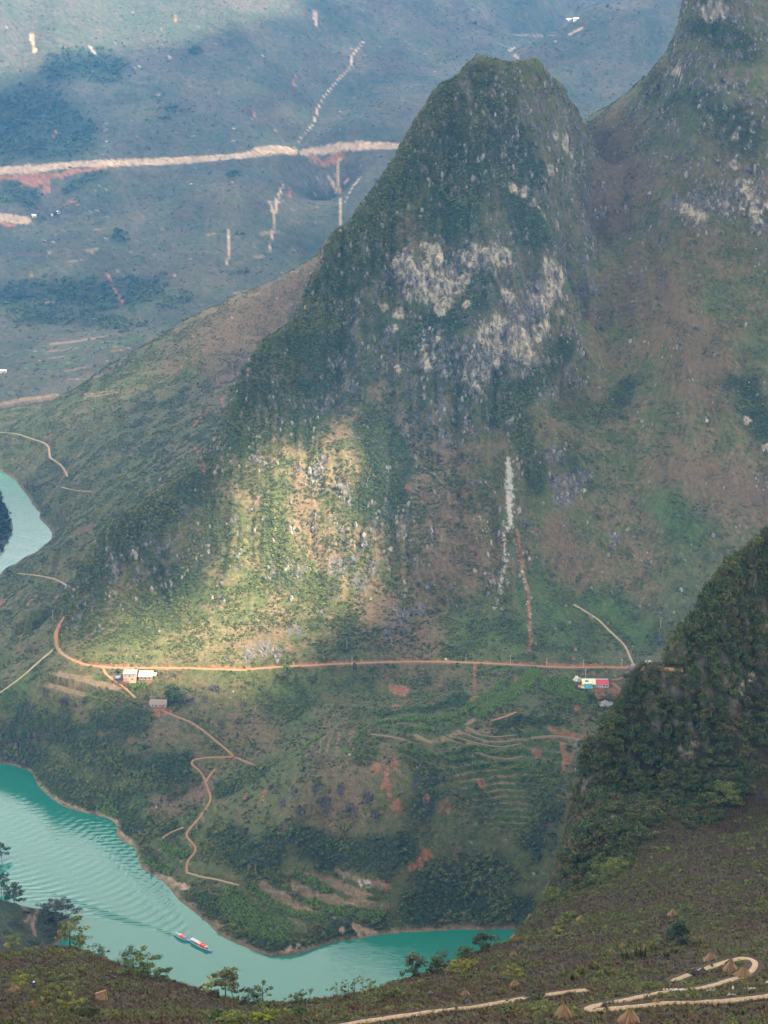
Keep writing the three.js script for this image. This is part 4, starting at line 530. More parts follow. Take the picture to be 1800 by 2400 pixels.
    for (let n = times(R, area * (.006 + .09 * steep) * smooth(.1, .65, w) * (p[0] < 110 ? 1 : .4) * (p[1] > 250 ? .45 : 1)); n--;) { const [x, y, z] = at(), r = .45 + 1.3 * R() * R(); if (onWay(x, z)) continue; const t = .5 + .8 * R(); crags(R, x, y, z, r, r * (1 + .8 * R()), R() < .12 ? [.32 * t, .29 * t, .24 * t] : [.2 * t, .185 * t, .165 * t]); }
  });
  // loose stones: the scree under the cliffs, white ones by the near paths, dark ones everywhere
  const pale = pool('scree_stones', [1, 2, 3].map(k => stoneShape(k, 0, .4)), new THREE.MeshStandardMaterial({ roughness: .95 })), R = rng(77);
  for (const [pts, n, r] of [[[[1190, 1080], [1195, 1150], [1193, 1190], [1197, 1240]], 420, 9], [[[1180, 1225], [1184, 1300], [1170, 1390]], 90, 8], [[[1200, 1250], [1226, 1340], [1240, 1430], [1242, 1480]], 70, 6], [[[1110, 1210], [1150, 1230], [1132, 1250]], 16, 10], [[[1170, 1380], [1160, 1430]], 40, 8]]) for (let i = 0; i < n; i++) { const t = R() * (pts.length - 1), k = Math.floor(t), f = t - k, [x, y, z] = spot(mix(pts[k][0], pts[k + 1][0], f) + (R() + R() - 1) * r, mix(pts[k][1], pts[k + 1][1], f)); const s = .25 + .7 * R() * R() * R(); pale(R, x, y, z, s, s * .8, [.5, .48, .43].map(v => v * (.6 + .5 * R()))); }
  for (const [px, py, n, w, h] of [[1580, 2323, 60, 26, 3], [1667, 2322, 40, 12, 5], [1760, 2320, 36, 16, 4], [1710, 2333, 24, 14, 3], [1796, 2306, 20, 6, 5], [1757, 2280, 30, 14, 4], [1600, 2322, 20, 6, 4]]) for (let i = 0; i < n; i++) { const [x, y, z] = spot(px + (R() + R() - 1) * w, py + (R() + R() - 1) * h); const s = .05 + .13 * R() * R(); pale(R, x, y + .2, z, s, s, [.55, .53, .5].map(v => v * (.6 + .5 * R()))); }
  const dark = pool('dark_stones', [4, 5, 6].map(k => stoneShape(k, 0, .5, 1.2)), new THREE.MeshStandardMaterial({ roughness: .95 }));
  for (let i = 0; i < 700; i++) { const px = R() * 1800, py = 1960 + R() * 440, p = spot(px, py); if (p[2] < -380 || p[1] < 2) continue; const s = .12 + .5 * R() * R() * R(); dark(R, p[0], p[1] + .1, p[2], s, s, [.07, .065, .06].map(v => v * (.5 + 1 * R()))); }
  for (let i = 0; i < 1500; i++) { const px = R() * 1500, py = 1050 + R() * 950, p = spot(px, py); if (p[2] > -760 || p[2] < -1200 || p[1] < 6 || n3(p[0] / 40, 2, p[2] / 40) < .08) continue; const s = .3 + 1.2 * R() * R() * R(); dark(R, p[0], p[1], p[2], s, s, [.1, .092, .085].map(v => v * (.6 + .9 * R()))); }
}
function plant() {                                                 // the copies become instanced stuff, one object for each kind and variant
  const M = new THREE.Matrix4(), q = new THREE.Quaternion(), Y = new THREE.Vector3(0, 1, 0), c = new THREE.Color(); let total = 0;
  for (const [name, { geos, m, lists }] of pools) geos.forEach((g, k) => {
    const l = lists[k]; if (!l.length) return; const o = new THREE.InstancedMesh(g, m, l.length); o.name = numbered(name); o.userData.kind = 'stuff'; o.castShadow = o.receiveShadow = true; total += l.length; if (!k) console.log(name, l.length * lists.length);
    l.forEach(([x, y, z, sx, sy, turn, color], i) => { q.setFromAxisAngle(Y, turn); M.compose(new THREE.Vector3(x, y, z), q, new THREE.Vector3(sx, sy, sx)); o.setMatrixAt(i, M); o.setColorAt(i, c.setRGB(...color)); });
    scene.add(o);
  });
  console.log('copies', total);
}

// ---------------------------------------------------------------- things
const std = (c, r = .9, o = {}) => new THREE.MeshStandardMaterial({ color: new THREE.Color(...c), roughness: r, side: THREE.DoubleSide, ...o });
function thing(name, label, category, [x, y, z], turn = 0, group) { const o = new THREE.Group(); o.name = numbered(name); o.position.set(x, y, z); o.rotation.y = turn; o.userData = { label, category }; if (group) o.userData.group = group; scene.add(o); return o; }
function copyOf(root, [x, y, z], turn, scale, label, group) { const r = root.clone(); r.name = numbered(root.name.replace(/_\d{3}$/, '')); r.position.set(x, y, z); r.rotation.y = turn; r.scale.set(...(Array.isArray(scale) ? scale : [scale, scale, scale])); r.userData = { ...root.userData, label }; if (group) r.userData.group = group; scene.add(r); return r; }
const BX = (w, h, d, x, y, z) => { const g = new THREE.BoxGeometry(w, h, d); g.translate(x, y, z); return g; };
const merged = l => mergeGeometries(l.map(g => g.index ? g.toNonIndexed() : g));
const perPx = p => slant(p) / F;                                   // metres to a pixel of the photograph at that place

// --- trees
function limb(P, a, b, r0, r1, sides = 5) { const d = new THREE.Vector3(b[0] - a[0], b[1] - a[1], b[2] - a[2]), l = d.length(), g = new THREE.CylinderGeometry(r1, r0, l, sides, 1, true); g.translate(0, l / 2, 0); g.applyQuaternion(new THREE.Quaternion().setFromUnitVectors(new THREE.Vector3(0, 1, 0), d.normalize())); g.translate(...a); P.push(g.toNonIndexed()); }
function foliage(R, clumps, leaf, perClump, flat, tones) {
  const P = [], N = [], C = [], I = [];
  for (const [cx, cy, cz, r] of clumps) {
    const tone = tones[Math.floor(R() * tones.length)], n = Math.max(8, Math.round(perClump * (.6 + .8 * R())));
    for (let i = 0; i < n; i++) {
      const a = R() * 6.283, e = Math.asin(R() * 2 - 1), q = Math.cbrt(.15 + .85 * R()), dx = Math.cos(a) * Math.cos(e), dy = Math.sin(e), dz = Math.sin(a) * Math.cos(e), x = cx + dx * r * q, y = cy + dy * r * q * flat, z = cz + dz * r * q;
      const w = new THREE.Vector3(dx * .6 + R() - .5, dy * .6 + .7 * R(), dz * .6 + R() - .5).normalize(), u = new THREE.Vector3(R() - .5, R() - .5, R() - .5).cross(w).normalize(), v = w.clone().cross(u), s = leaf * (.6 + .8 * R()), t = .7 + .6 * R(), o = P.length / 3;
      for (const [p, k] of [[-1, -.6], [1, -.4], [.8, .6], [-.7, .7]]) { P.push(x + (u.x * p + v.x * k) * s, y + (u.y * p + v.y * k) * s, z + (u.z * p + v.z * k) * s); N.push(dx * .4 + w.x, dy * .4 + w.y + .3, dz * .4 + w.z); C.push(tone[0] * t, tone[1] * t, tone[2] * t); }
      I.push(o, o + 1, o + 2, o, o + 2, o + 3);
    }
  }
  const g = new THREE.BufferGeometry(); g.setAttribute('position', new THREE.Float32BufferAttribute(P, 3)); g.setAttribute('normal', new THREE.Float32BufferAttribute(N, 3)); g.setAttribute('color', new THREE.Float32BufferAttribute(C, 3)); g.setIndex(I); g.normalizeNormals(); return g;
}
const bark = std([.075, .06, .048], 1), paleBark = std([.3, .27, .23], 1);
const YEL = [[.22, .22, .03], [.15, .18, .03], [.1, .14, .03]], GRN = [[.06, .1, .03], [.09, .13, .035], [.05, .08, .025]], DRK = [[.025, .042, .018], [.035, .055, .02]], OLV = [[.1, .11, .035], [.07, .09, .03], [.13, .13, .04]], YG = [[.12, .16, .035], [.16, .18, .04], [.08, .12, .03]], GREY = [[.08, .09, .06], [.06, .08, .05]];
function tree(px, py, hpx, name, label, { wide = .5, stems = 1, forks = 6, bare = .4, clumps = 3, r = .16, per = 40, flat = .55, leaf = .11, tones = GRN, trunk = .022, lean = 0, mat = bark, cat = 'tree', group, sink = .1 } = {}) {
  const p = spot(px, py), H = hpx * perPx(p) / .84, R = rng(px * 7919 + py * 131), t = thing(name, label, cat, [p[0], p[1] - sink, p[2]], 0, group), W = [], L = [];
  for (let s = 0; s < stems; s++) {
    const sx = stems > 1 ? (R() - .5) * wide * H * .9 : 0, sz = stems > 1 ? (R() - .5) * wide * H * .5 : 0, h = H * (s ? .65 + .35 * R() : 1), top = [sx + lean * h + (R() - .5) * .06 * h, h * .86, sz + (R() - .5) * .06 * h], mid = [sx + lean * h * .35, h * bare, sz], tr = trunk * h;
    limb(W, [sx, -.3, sz], mid, tr, tr * .7); limb(W, mid, top, tr * .7, tr * .15);
    for (let k = 0; k < forks; k++) {
      const f = bare + (1 - bare) * (k + R() * .7) / forks * .95, a = k * 2.4 + R(), q = Math.sin(Math.min(1, (1.12 - f) / (1 - bare) * 1.1 + .15) * 1.5) * wide * h * .5 * (.7 + .5 * R()), b = [mix(sx, top[0], f), h * f * .86 + h * .02, mix(sz, top[2], f)], e = [b[0] + Math.cos(a) * q, b[1] + h * (.04 + .1 * R()), b[2] + Math.sin(a) * q];
      limb(W, b, e, tr * .35, tr * .1, 4);
      for (let c = 0; c < clumps; c++) { const w = c / clumps; L.push([mix(e[0], b[0], w * .7) + (R() - .5) * r * h, e[1] + (R() - .2) * r * h * .5, mix(e[2], b[2], w * .7) + (R() - .5) * r * h, r * h * (.55 + .5 * R())]); }
    }
    L.push([top[0], top[1] + r * h * .2, top[2], r * h * .9]);
  }
  mesh('trunk', merged(W), mat, t); mesh('crown', foliage(R, L, leaf * Math.max(.8, H / 5), per, flat, tones), leafMat, t);
  return t;
}
// foreground edge, from left to right
tree(28, 2205, 36, 'small_tree', 'small yellow-green tree at the far left on the brow above the terraced bank', { tones: YEL, wide: .9, forks: 6, bare: .45, flat: .4 });
tree(165, 2222, 66, 'layered_tree', 'tallest yellow-green tree with flat layered boughs on the left brow against the river', { tones: YG, wide: .85, forks: 11, bare: .38, clumps: 3, flat: .38, per: 34, r: .12 });
tree(198, 2228, 48, 'layered_tree', 'shorter loose yellow-green tree just right of the tallest tree on the left brow', { tones: YG, wide: .9, forks: 9, bare: .3, clumps: 2, flat: .4, per: 26, r: .12, stems: 2 });
tree(240, 2240, 36, 'sapling', 'thin pale green saplings on the left brow, between the layered trees and the dense bush', { tones: GRN, wide: .9, stems: 3, forks: 5, clumps: 2, per: 24, r: .14, bare: .4 });
tree(300, 2256, 42, 'round_tree', 'dense dark green rounded small tree on the left brow above the river', { tones: [[.04, .075, .025], [.06, .09, .03]], wide: .9, forks: 8, bare: .3, r: .22, per: 60 });
tree(350, 2276, 56, 'broad_tree', 'broad green tree with several stems where the left brow slopes down', { tones: [[.09, .14, .03], [.06, .1, .028], [.12, .16, .035]], wide: 1.1, stems: 3, forks: 8, bare: .35, clumps: 3, per: 40, r: .15, flat: .45 });
tree(388, 2292, 30, 'bush_tree', 'low grey-green bushy tree at the right foot of the broad tree', { tones: GRN, wide: 1, stems: 2, forks: 6, bare: .2, per: 36, r: .18 });
tree(489, 2306, 38, 'yellow_tree', 'bright yellow-leaved slender tree on the brow left of the umbrella tree', { tones: [[.34, .29, .02], [.2, .2, .03], [.3, .26, .03]], wide: .7, stems: 2, forks: 6, bare: .45, clumps: 2, per: 30, r: .14 });
tree(529, 2324, 62, 'umbrella_tree', 'tall umbrella-crowned tree with forked bare trunk in the middle of the brow', { tones: OLV, wide: .85, forks: 11, bare: .5, clumps: 4, per: 42, r: .13, flat: .4, trunk: .024 });
tree(548, 2328, 42, 'leaning_tree', 'leaning thin tree with sparse crown right beside the umbrella tree', { tones: OLV, wide: .7, forks: 6, bare: .5, clumps: 2, per: 30, r: .13, lean: -.25 });
tree(578, 2335, 30, 'bush_tree', 'dark blue-green low bush between the umbrella tree and the sparse sapling', { tones: [[.05, .08, .04], [.07, .1, .045]], wide: 1.3, stems: 4, forks: 5, bare: .2, per: 34, r: .2 });
tree(616, 2341, 52, 'sparse_tree', 'slender sparse tree with upright twigs at the lowest dip of the brow', { tones: GRN, wide: .6, forks: 9, bare: .35, clumps: 2, per: 20, r: .1 });
tree(692, 2336, 28, 'sapling', 'low scattered sapling right of the lowest dip of the brow, the left of two', { tones: GRN, wide: 1, stems: 3, forks: 4, clumps: 2, per: 18, r: .14, bare: .3 });
tree(718, 2332, 30, 'sapling', 'low scattered sapling right of the lowest dip of the brow, the right of two', { tones: [[.06, .09, .04]], wide: 1, stems: 3, forks: 4, clumps: 2, per: 18, r: .14, bare: .3 });
tree(815, 2316, 36, 'sapling', 'loose stand of thin green saplings with yellow tips before the dark teal water', { tones: GRN, wide: 1.5, stems: 5, forks: 4, clumps: 2, per: 16, r: .12, bare: .4 });
tree(858, 2312, 30, 'sapling', 'thin sapling right of the loose stand, before the dark teal water', { tones: YG, wide: 1.1, stems: 3, forks: 4, clumps: 2, per: 18, r: .13, bare: .3 });
tree(1000, 2282, 54, 'bushy_tree', 'large dense bushy tree with dark stones at its right, on the brow right of centre', { tones: [[.055, .075, .03], [.075, .09, .035], [.04, .06, .025]], wide: .9, stems: 2, forks: 10, bare: .2, clumps: 4, per: 50, r: .17, flat: .7 });
tree(1046, 2254, 36, 'sparse_tree', 'wispy half-bare tree just right of the large bushy tree', { tones: GREY, wide: .7, stems: 2, forks: 6, bare: .25, clumps: 2, per: 18, r: .13 });
tree(1098, 2226, 22, 'bush_tree', 'low green bush below and left of the dark round tree at the water', { tones: GRN, wide: 1.6, stems: 3, forks: 6, bare: .1, per: 40, r: .24 });
tree(1128, 2212, 42, 'round_tree', 'dark round-crowned tree on the brow against the dark teal water at right', { tones: DRK, wide: .85, forks: 9, bare: .38, clumps: 4, per: 55, r: .18, flat: .7 });
tree(1160, 2206, 26, 'sparse_tree', 'thin grey-green tree right of the dark round-crowned tree', { tones: GREY, wide: .9, forks: 6, bare: .2, clumps: 2, per: 24, r: .16 });
tree(1589, 2214, 52, 'evergreen_tree', 'dense dark evergreen tree on the right hillside above the footpath bend', { tones: [[.02, .045, .02], [.03, .06, .022]], wide: .8, forks: 12, bare: .12, clumps: 4, per: 60, r: .16, flat: .9 });
tree(1482, 1622, 42, 'flat_topped_tree', 'flat-topped dark tree sticking out of the cliff edge beside the hamlet', { tones: DRK, wide: .9, forks: 8, bare: .5, clumps: 4, per: 50, r: .2, flat: .4 });
tree(1366, 1812, 30, 'overhanging_tree', 'pale grey-green tree leaning out from the left edge of the dark cliff', { tones: GREY, wide: 1, forks: 7, bare: .3, lean: -.3, per: 36, r: .18 });
tree(1535, 1522, 34, 'overhanging_tree', 'round dark tree at the notch where the dark cliff meets the dirt road', { tones: DRK, wide: 1, forks: 8, bare: .3, per: 50, r: .2 });
// lower left
tree(53, 2352, 64, 'tall_thin_tree', 'thin tall tree with small yellow crown at lower left', { tones: YEL, wide: .42, forks: 6, bare: .66, clumps: 3, per: 36, r: .11, trunk: .014 });
tree(175, 2336, 66, 'tall_thin_tree', 'tall tree with pale straight trunk and olive crown behind the thicket at lower left', { tones: OLV, wide: .7, forks: 8, bare: .6, clumps: 3, per: 36, r: .13, trunk: .014, mat: paleBark });
tree(122, 2360, 46, 'thicket', 'broad many-stemmed yellow-green thicket at lower left', { tones: YEL.concat(OLV), wide: 1.7, stems: 8, forks: 5, bare: .4, clumps: 3, per: 40, r: .16, flat: .5, cat: 'bushes' });
tree(168, 2384, 40, 'small_tree', 'yellow-green low tree with dark stems at the right front of the lower left thicket', { tones: YEL, wide: 1, stems: 3, forks: 6, bare: .45, clumps: 2, per: 30, r: .14 });
tree(197, 2386, 24, 'round_shrub', 'dense olive rounded shrub right of the lower left thicket', { tones: [[.05, .06, .02], [.07, .075, .025]], wide: 1.5, stems: 4, forks: 6, bare: .1, per: 50, r: .26, cat: 'shrub' });
tree(500, 2394, 20, 'round_shrub', 'green shrub at the bottom edge left of the yellow-green bush', { tones: GRN, wide: 2, stems: 5, forks: 5, bare: .1, per: 40, r: .26, cat: 'shrub' });
tree(549, 2402, 22, 'round_shrub', 'large yellow-green shrub at the bottom edge of the picture', { tones: YEL, wide: 2, stems: 5, forks: 6, bare: .1, per: 50, r: .26, cat: 'shrub' });
tree(619, 2396, 22, 'round_shrub', 'bright lime flat-topped shrub near the bottom edge, right of the large yellow-green one', { tones: [[.2, .24, .02], [.16, .2, .03]], wide: 1.7, stems: 4, forks: 6, bare: .3, per: 50, r: .24, flat: .4, cat: 'shrub' });
tree(702, 2378, 18, 'round_shrub', 'small dark green ball shrub on the brown slope below the lowest dip', { tones: [[.05, .1, .03]], wide: 1, stems: 2, forks: 5, bare: .1, per: 50, r: .28, cat: 'shrub' });
tree(1083, 2276, 22, 'flowering_shrub', 'yellow-topped shrub on the brown slope below the dark round-crowned tree', { tones: [[.26, .25, .02], [.16, .18, .03]], wide: 1.6, stems: 4, forks: 5, bare: .2, per: 30, r: .22, cat: 'shrub' });
tree(1206, 2292, 24, 'flowering_shrub', 'yellow-topped shrub between the cane clumps and the dark round-crowned tree', { tones: [[.24, .23, .02], [.1, .13, .03]], wide: 1.5, stems: 4, forks: 5, bare: .2, per: 26, r: .2, cat: 'shrub' });
tree(1250, 2344, 28, 'round_shrub', 'dark olive shrub growing over the lower left footpath', { tones: [[.05, .065, .025]], wide: 1.2, stems: 3, forks: 5, bare: .1, per: 40, r: .24, cat: 'shrub' });
tree(925, 2342, 36, 'round_shrub', 'loose green shrub at left end of the lower footpath', { tones: OLV, wide: 1.4, stems: 4, forks: 5, bare: .2, per: 30, r: .2, cat: 'shrub' });
for (const [px, py, h, l] of [[1330, 2162, 22, 'bright green shrub on the slope under the cliff near a straw stack'], [1450, 2048, 34, 'bright green climbing shrub at the foot of the dark cliff'], [1405, 2070, 40, 'leafy green shrub at the left foot of the dark cliff'], [1300, 2112, 30, 'green shrub where the dark cliff meets the brown slope'], [1720, 1880, 40, 'pale yellow-green bush on the cliff slope at right edge']]) tree(px, py, h, 'leafy_shrub', l, { tones: YG, wide: 1.4, stems: 4, forks: 6, bare: .1, per: 44, r: .24, cat: 'shrub' });
// the near bank across the water
tree(34, 2121, 46, 'pine_tree', 'dark pine tree on the near bank at left, above the little terraces', { tones: [[.045, .08, .04], [.06, .095, .045]], wide: .75, forks: 14, bare: .25, clumps: 3, per: 40, r: .12, flat: .4, leaf: .14 });
tree(3, 2090, 40, 'pine_tree', 'dark pine tree cut by the left edge of the picture, on the near bank', { tones: [[.05, .085, .04]], wide: .8, forks: 12, bare: .2, clumps: 3, per: 40, r: .13, flat: .5, leaf: .14 });
tree(4, 2012, 34, 'bank_tree', 'dark tree at the left edge reaching out over the turquoise water', { tones: DRK, wide: .8, forks: 10, bare: .2, clumps: 3, per: 40, r: .15, leaf: .14 });
tree(128, 2152, 36, 'bank_tree', 'large grey-green bushy tree at the tip of the near bank', { tones: [[.06, .075, .04], [.08, .085, .05], [.05, .06, .03]], wide: 1.5, stems: 4, forks: 8, bare: .1, clumps: 3, per: 50, r: .2, leaf: .14 });
// slender trees across the river
for (const [px, py, h, l, pal] of [[1548, 1472, 44, 'tall pale-trunked slender tree on the green meadow near the dark cliff', 1], [813, 1520, 40, 'tall pale bare-trunked tree above the road below the sunlit slope', 1], [337, 1786, 40, 'slender grey tree in the scrub left of the zigzag footpath', 0], [384, 1812, 30, 'thin tree right of the slender grey tree in the scrub', 0], [594, 1768, 28, 'thin dark-stemmed tree right of the footpath junction', 0], [674, 1606, 44, 'slim dark green tree below the road in the shady gully', 0], [730, 1622, 40, 'tall slim tree right of the gully below the road', 0], [600, 2052, 44, 'tall bare-stemmed grey tree above the river fields, left of its pair', 1], [622, 2050, 36, 'grey tree above the river fields, right of its pair', 1], [500, 1772, 28, 'small thin tree inside the zigzag of the footpath', 0], [873, 1600, 40, 'slender tree under the road above the brown soil patch', 0], [1074, 1660, 34, 'dark slim tree at the left end of the maize rows', 0], [1120, 1600, 22, 'small grey tree between the haystack and the red gully', 0], [950, 1510, 30, 'pale thin tree above the road, left of the haystacks', 1], [1245, 1690, 20, 'small bushy tree beside the upper terrace', 0], [1262, 1722, 22, 'round dark tree at the right end of the terrace treads', 0]])
  tree(px, py, h, 'slender_tree', l, { tones: pal ? GREY : [[.045, .075, .03], [.065, .095, .035]], wide: .42, forks: 8, bare: .5, clumps: 2, per: 26, r: .12, leaf: .17, trunk: .016, mat: pal ? paleBark : bark });
for (const [px, py, h, l] of [[420, 1648, 26, 'dark green round tree at the right end of the grey-roofed farmhouse'], [344, 1640, 12, 'low green tree at the left end of the grey-roofed farmhouse'], [405, 1628, 20, 'dark green tree behind the grey-roofed farmhouse'], [404, 1612, 14, 'bright yellow-green bush between the two houses on the left'], [278, 1578, 10, 'small green tree left of the two-storey house'], [1382, 1640, 14, 'dark tree in front of the teal shed'], [1000, 1605, 18, 'dark round tree under the road left of the haystacks'], [912, 2060, 16, 'dark green small tree on the red field bank by the river']])
  tree(px, py, h, 'round_tree', l, { tones: /yellow/.test(l) ? YEL : [[.035, .065, .028], [.055, .085, .032]], wide: 1.1, forks: 8, bare: .15, clumps: 3, per: 36, r: .22, leaf: .2 });

// --- haystacks
const straw = new THREE.MeshStandardMaterial({ vertexColors: true, roughness: 1, side: THREE.DoubleSide });
function hayShape(seed, n) {
  const R = rng(seed), P = [], C = [], I = [];
  for (let i = 0; i < n; i++) {
    const a = i / n * 6.283 + R() * .3, l = .75 + .3 * R(), r0 = .1 + .06 * R(), r1 = .62 + .2 * R(), y0 = 1.02 + .12 * R(), y1 = .04 + .16 * R(), w = .035 + .03 * R(), t = .6 + .6 * R(), c = Math.cos(a), s = Math.sin(a), o = P.length / 3, b = a + 1.57, ox = Math.cos(b) * w, oz = Math.sin(b) * w, m = .36 + .1 * R();
    P.push(c * r0 - ox * .5, y0, s * r0 - oz * .5, c * r0 + ox * .5, y0, s * r0 + oz * .5, c * m + ox, .6, s * m + oz, c * m - ox, .6, s * m - oz, c * r1 + ox, y1, s * r1 + oz, c * r1 - ox, y1, s * r1 - oz);
    for (let k = 0; k < 6; k++) C.push(.29 * t, .18 * t, .11 * t);
    I.push(o, o + 1, o + 2, o, o + 2, o + 3, o + 3, o + 2, o + 4, o + 3, o + 4, o + 5);
  }
  const g = new THREE.BufferGeometry(); g.setAttribute('position', new THREE.Float32BufferAttribute(P, 3)); g.setAttribute('color', new THREE.Float32BufferAttribute(C, 3)); g.setIndex(I); g.computeVertexNormals(); return g;
}
const strawCore = std([.26, .16, .095], 1);
function haystack(label) { const t = thing('haystack', label, 'haystack', [0, 0, 0]); mesh('stalks', hayShape(5, 70), straw, t); const g = new THREE.LatheGeometry([[0, 1.0], [.1, .98], [.34, .58], [.58, .1], [.5, 0]].map(p => new THREE.Vector2(...p)), 12); mesh('core', g, strawCore, t); const tip = new THREE.ConeGeometry(.12, .35, 7); tip.translate(0, 1.1, 0); mesh('tied_top', tip, strawCore, t); return t; }
{ let first = null;
  for (const [px, py, w, label] of [[1320, 2385, 46, 'large straw stack at the bottom edge, left of the narrow end of the footpath loop'], [1475, 2398, 52, 'large straw stack cut by the bottom edge below the footpath loop'], [1742, 2292, 44, 'wide splayed straw stack lying on the footpath at right'], [1712, 2276, 36, 'straw stack inside the footpath loop, behind the wide splayed one'], [1666, 2254, 34, 'straw stack above the upper arm of the footpath loop'], [1207, 2312, 26, 'straw stack behind green cane above the lower left footpath'], [1091, 2333, 22, 'small straw stack with bushes in front on the brown slope, right of centre'], [1361, 2157, 22, 'straw stack on the slope under the dark cliff beside a green shrub'], [1577, 2146, 24, 'flat straw stack on the brown slope high above the footpath loop'], [1204, 2241, 20, 'low straw stack on the brown slope near the dark rock'], [1206, 2198, 16, 'small straw stack at the top of the brow, right of the dark round-crowned tree'], [1538, 2348, 16, 'little straw heap between the two lower arms of the footpath'], [79, 2362, 34, 'light straw stack with stalks spread apart at lower left'], [34, 2322, 26, 'straw stack half hidden by scrub at the left edge'],
    [1255, 1511, 9, 'straw stack above the road, the upper left of those over the hamlet'], [1349, 1525, 10, 'straw stack on the green slope straight above the hamlet, upper one'], [1344, 1546, 10, 'straw stack on the green slope just above the blue board'], [1411, 1557, 9, 'straw stack beside the road above the red roof'], [1421, 1575, 9, 'straw stack between the road and the red roof'], [1291, 1587, 10, 'straw stack left of the white rocks in the short grass'], [1365, 1582, 9, 'straw stack behind the left end of the long row house'], [1302, 1475, 8, 'straw stack higher up the slope above the hamlet, middle one'], [1327, 1421, 8, 'straw stack by the top of the meadow footpath'], [1521, 1419, 8, 'straw stack at the top right corner of the meadow'], [1171, 1580, 9, 'straw stack in dark scrub below the road, right of two'], [1146, 1588, 8, 'straw stack in dark scrub below the road, left of two'], [965, 1420, 8, 'straw stack on the bare brown slope, upper of two'], [942, 1466, 8, 'straw stack on the bare brown slope, lower of two'], [1048, 1549, 7, 'straw stack right on the upper verge of the dirt road'], [1036, 1602, 7, 'straw stack among green trees far below the road'], [1320, 1318, 7, 'straw stack at the foot of the rocky knob on the mountain']]) {
    const p = spot(px, py), s = w * perPx(p) / 1.5, t = rng(px)() * 6; p[1] -= .05;
    if (!first) { first = haystack(label); first.position.set(...p); first.rotation.y = t; first.scale.set(s, s * 1.05, s); first.userData.group = 'straw stacks on the slopes'; }
    else copyOf(first, p, t, [s, s * (.8 + .3 * rng(py)()), s], label, 'straw stacks on the slopes');
  }
  // the tent-like lean-to of straw at lower left
  const p = spot(237, 2344), k = perPx(p), t = thing('straw_shelter', 'ridged straw shelter like a small tent, at lower left', 'shelter', p, .5), R = rng(3), P = [], C = [], I = [];
  const L = 24 * k, Hh = 17 * k / .84; for (const side of [-1, 1]) for (let i = 0; i < 60; i++) { const x = (R() - .5) * L, w = .07, tn = .6 + .6 * R(), o = P.length / 3; P.push(x - w, Hh, side * .05, x + w, Hh + .03, side * .05, x + w * 1.2 + (R() - .5) * .2, 0, side * Hh * .75, x - w * 1.2 + (R() - .5) * .2, 0, side * Hh * .75); for (let q = 0; q < 4; q++) C.push(.36 * tn, .22 * tn, .14 * tn); I.push(o, o + 1, o + 2, o, o + 2, o + 3); }
  const g = new THREE.BufferGeometry(); g.setAttribute('position', new THREE.Float32BufferAttribute(P, 3)); g.setAttribute('color', new THREE.Float32BufferAttribute(C, 3)); g.setIndex(I); g.computeVertexNormals(); mesh('stalks', g, straw, t);
  const tri = new THREE.Shape([new THREE.Vector2(-Hh * .7, 0), new THREE.Vector2(Hh * .7, 0), new THREE.Vector2(0, Hh * .97)]), e = new THREE.ExtrudeGeometry(tri, { depth: L * .96, bevelEnabled: false }); e.rotateY(Math.PI / 2); e.translate(-L * .48, 0, 0); mesh('core', e, strawCore, t); const rd = new THREE.CylinderGeometry(.1, .1, L * 1.02, 6); rd.rotateZ(Math.PI / 2); rd.translate(0, Hh + .02, 0); mesh('ridge', rd, std([.5, .32, .2], 1), t);
}
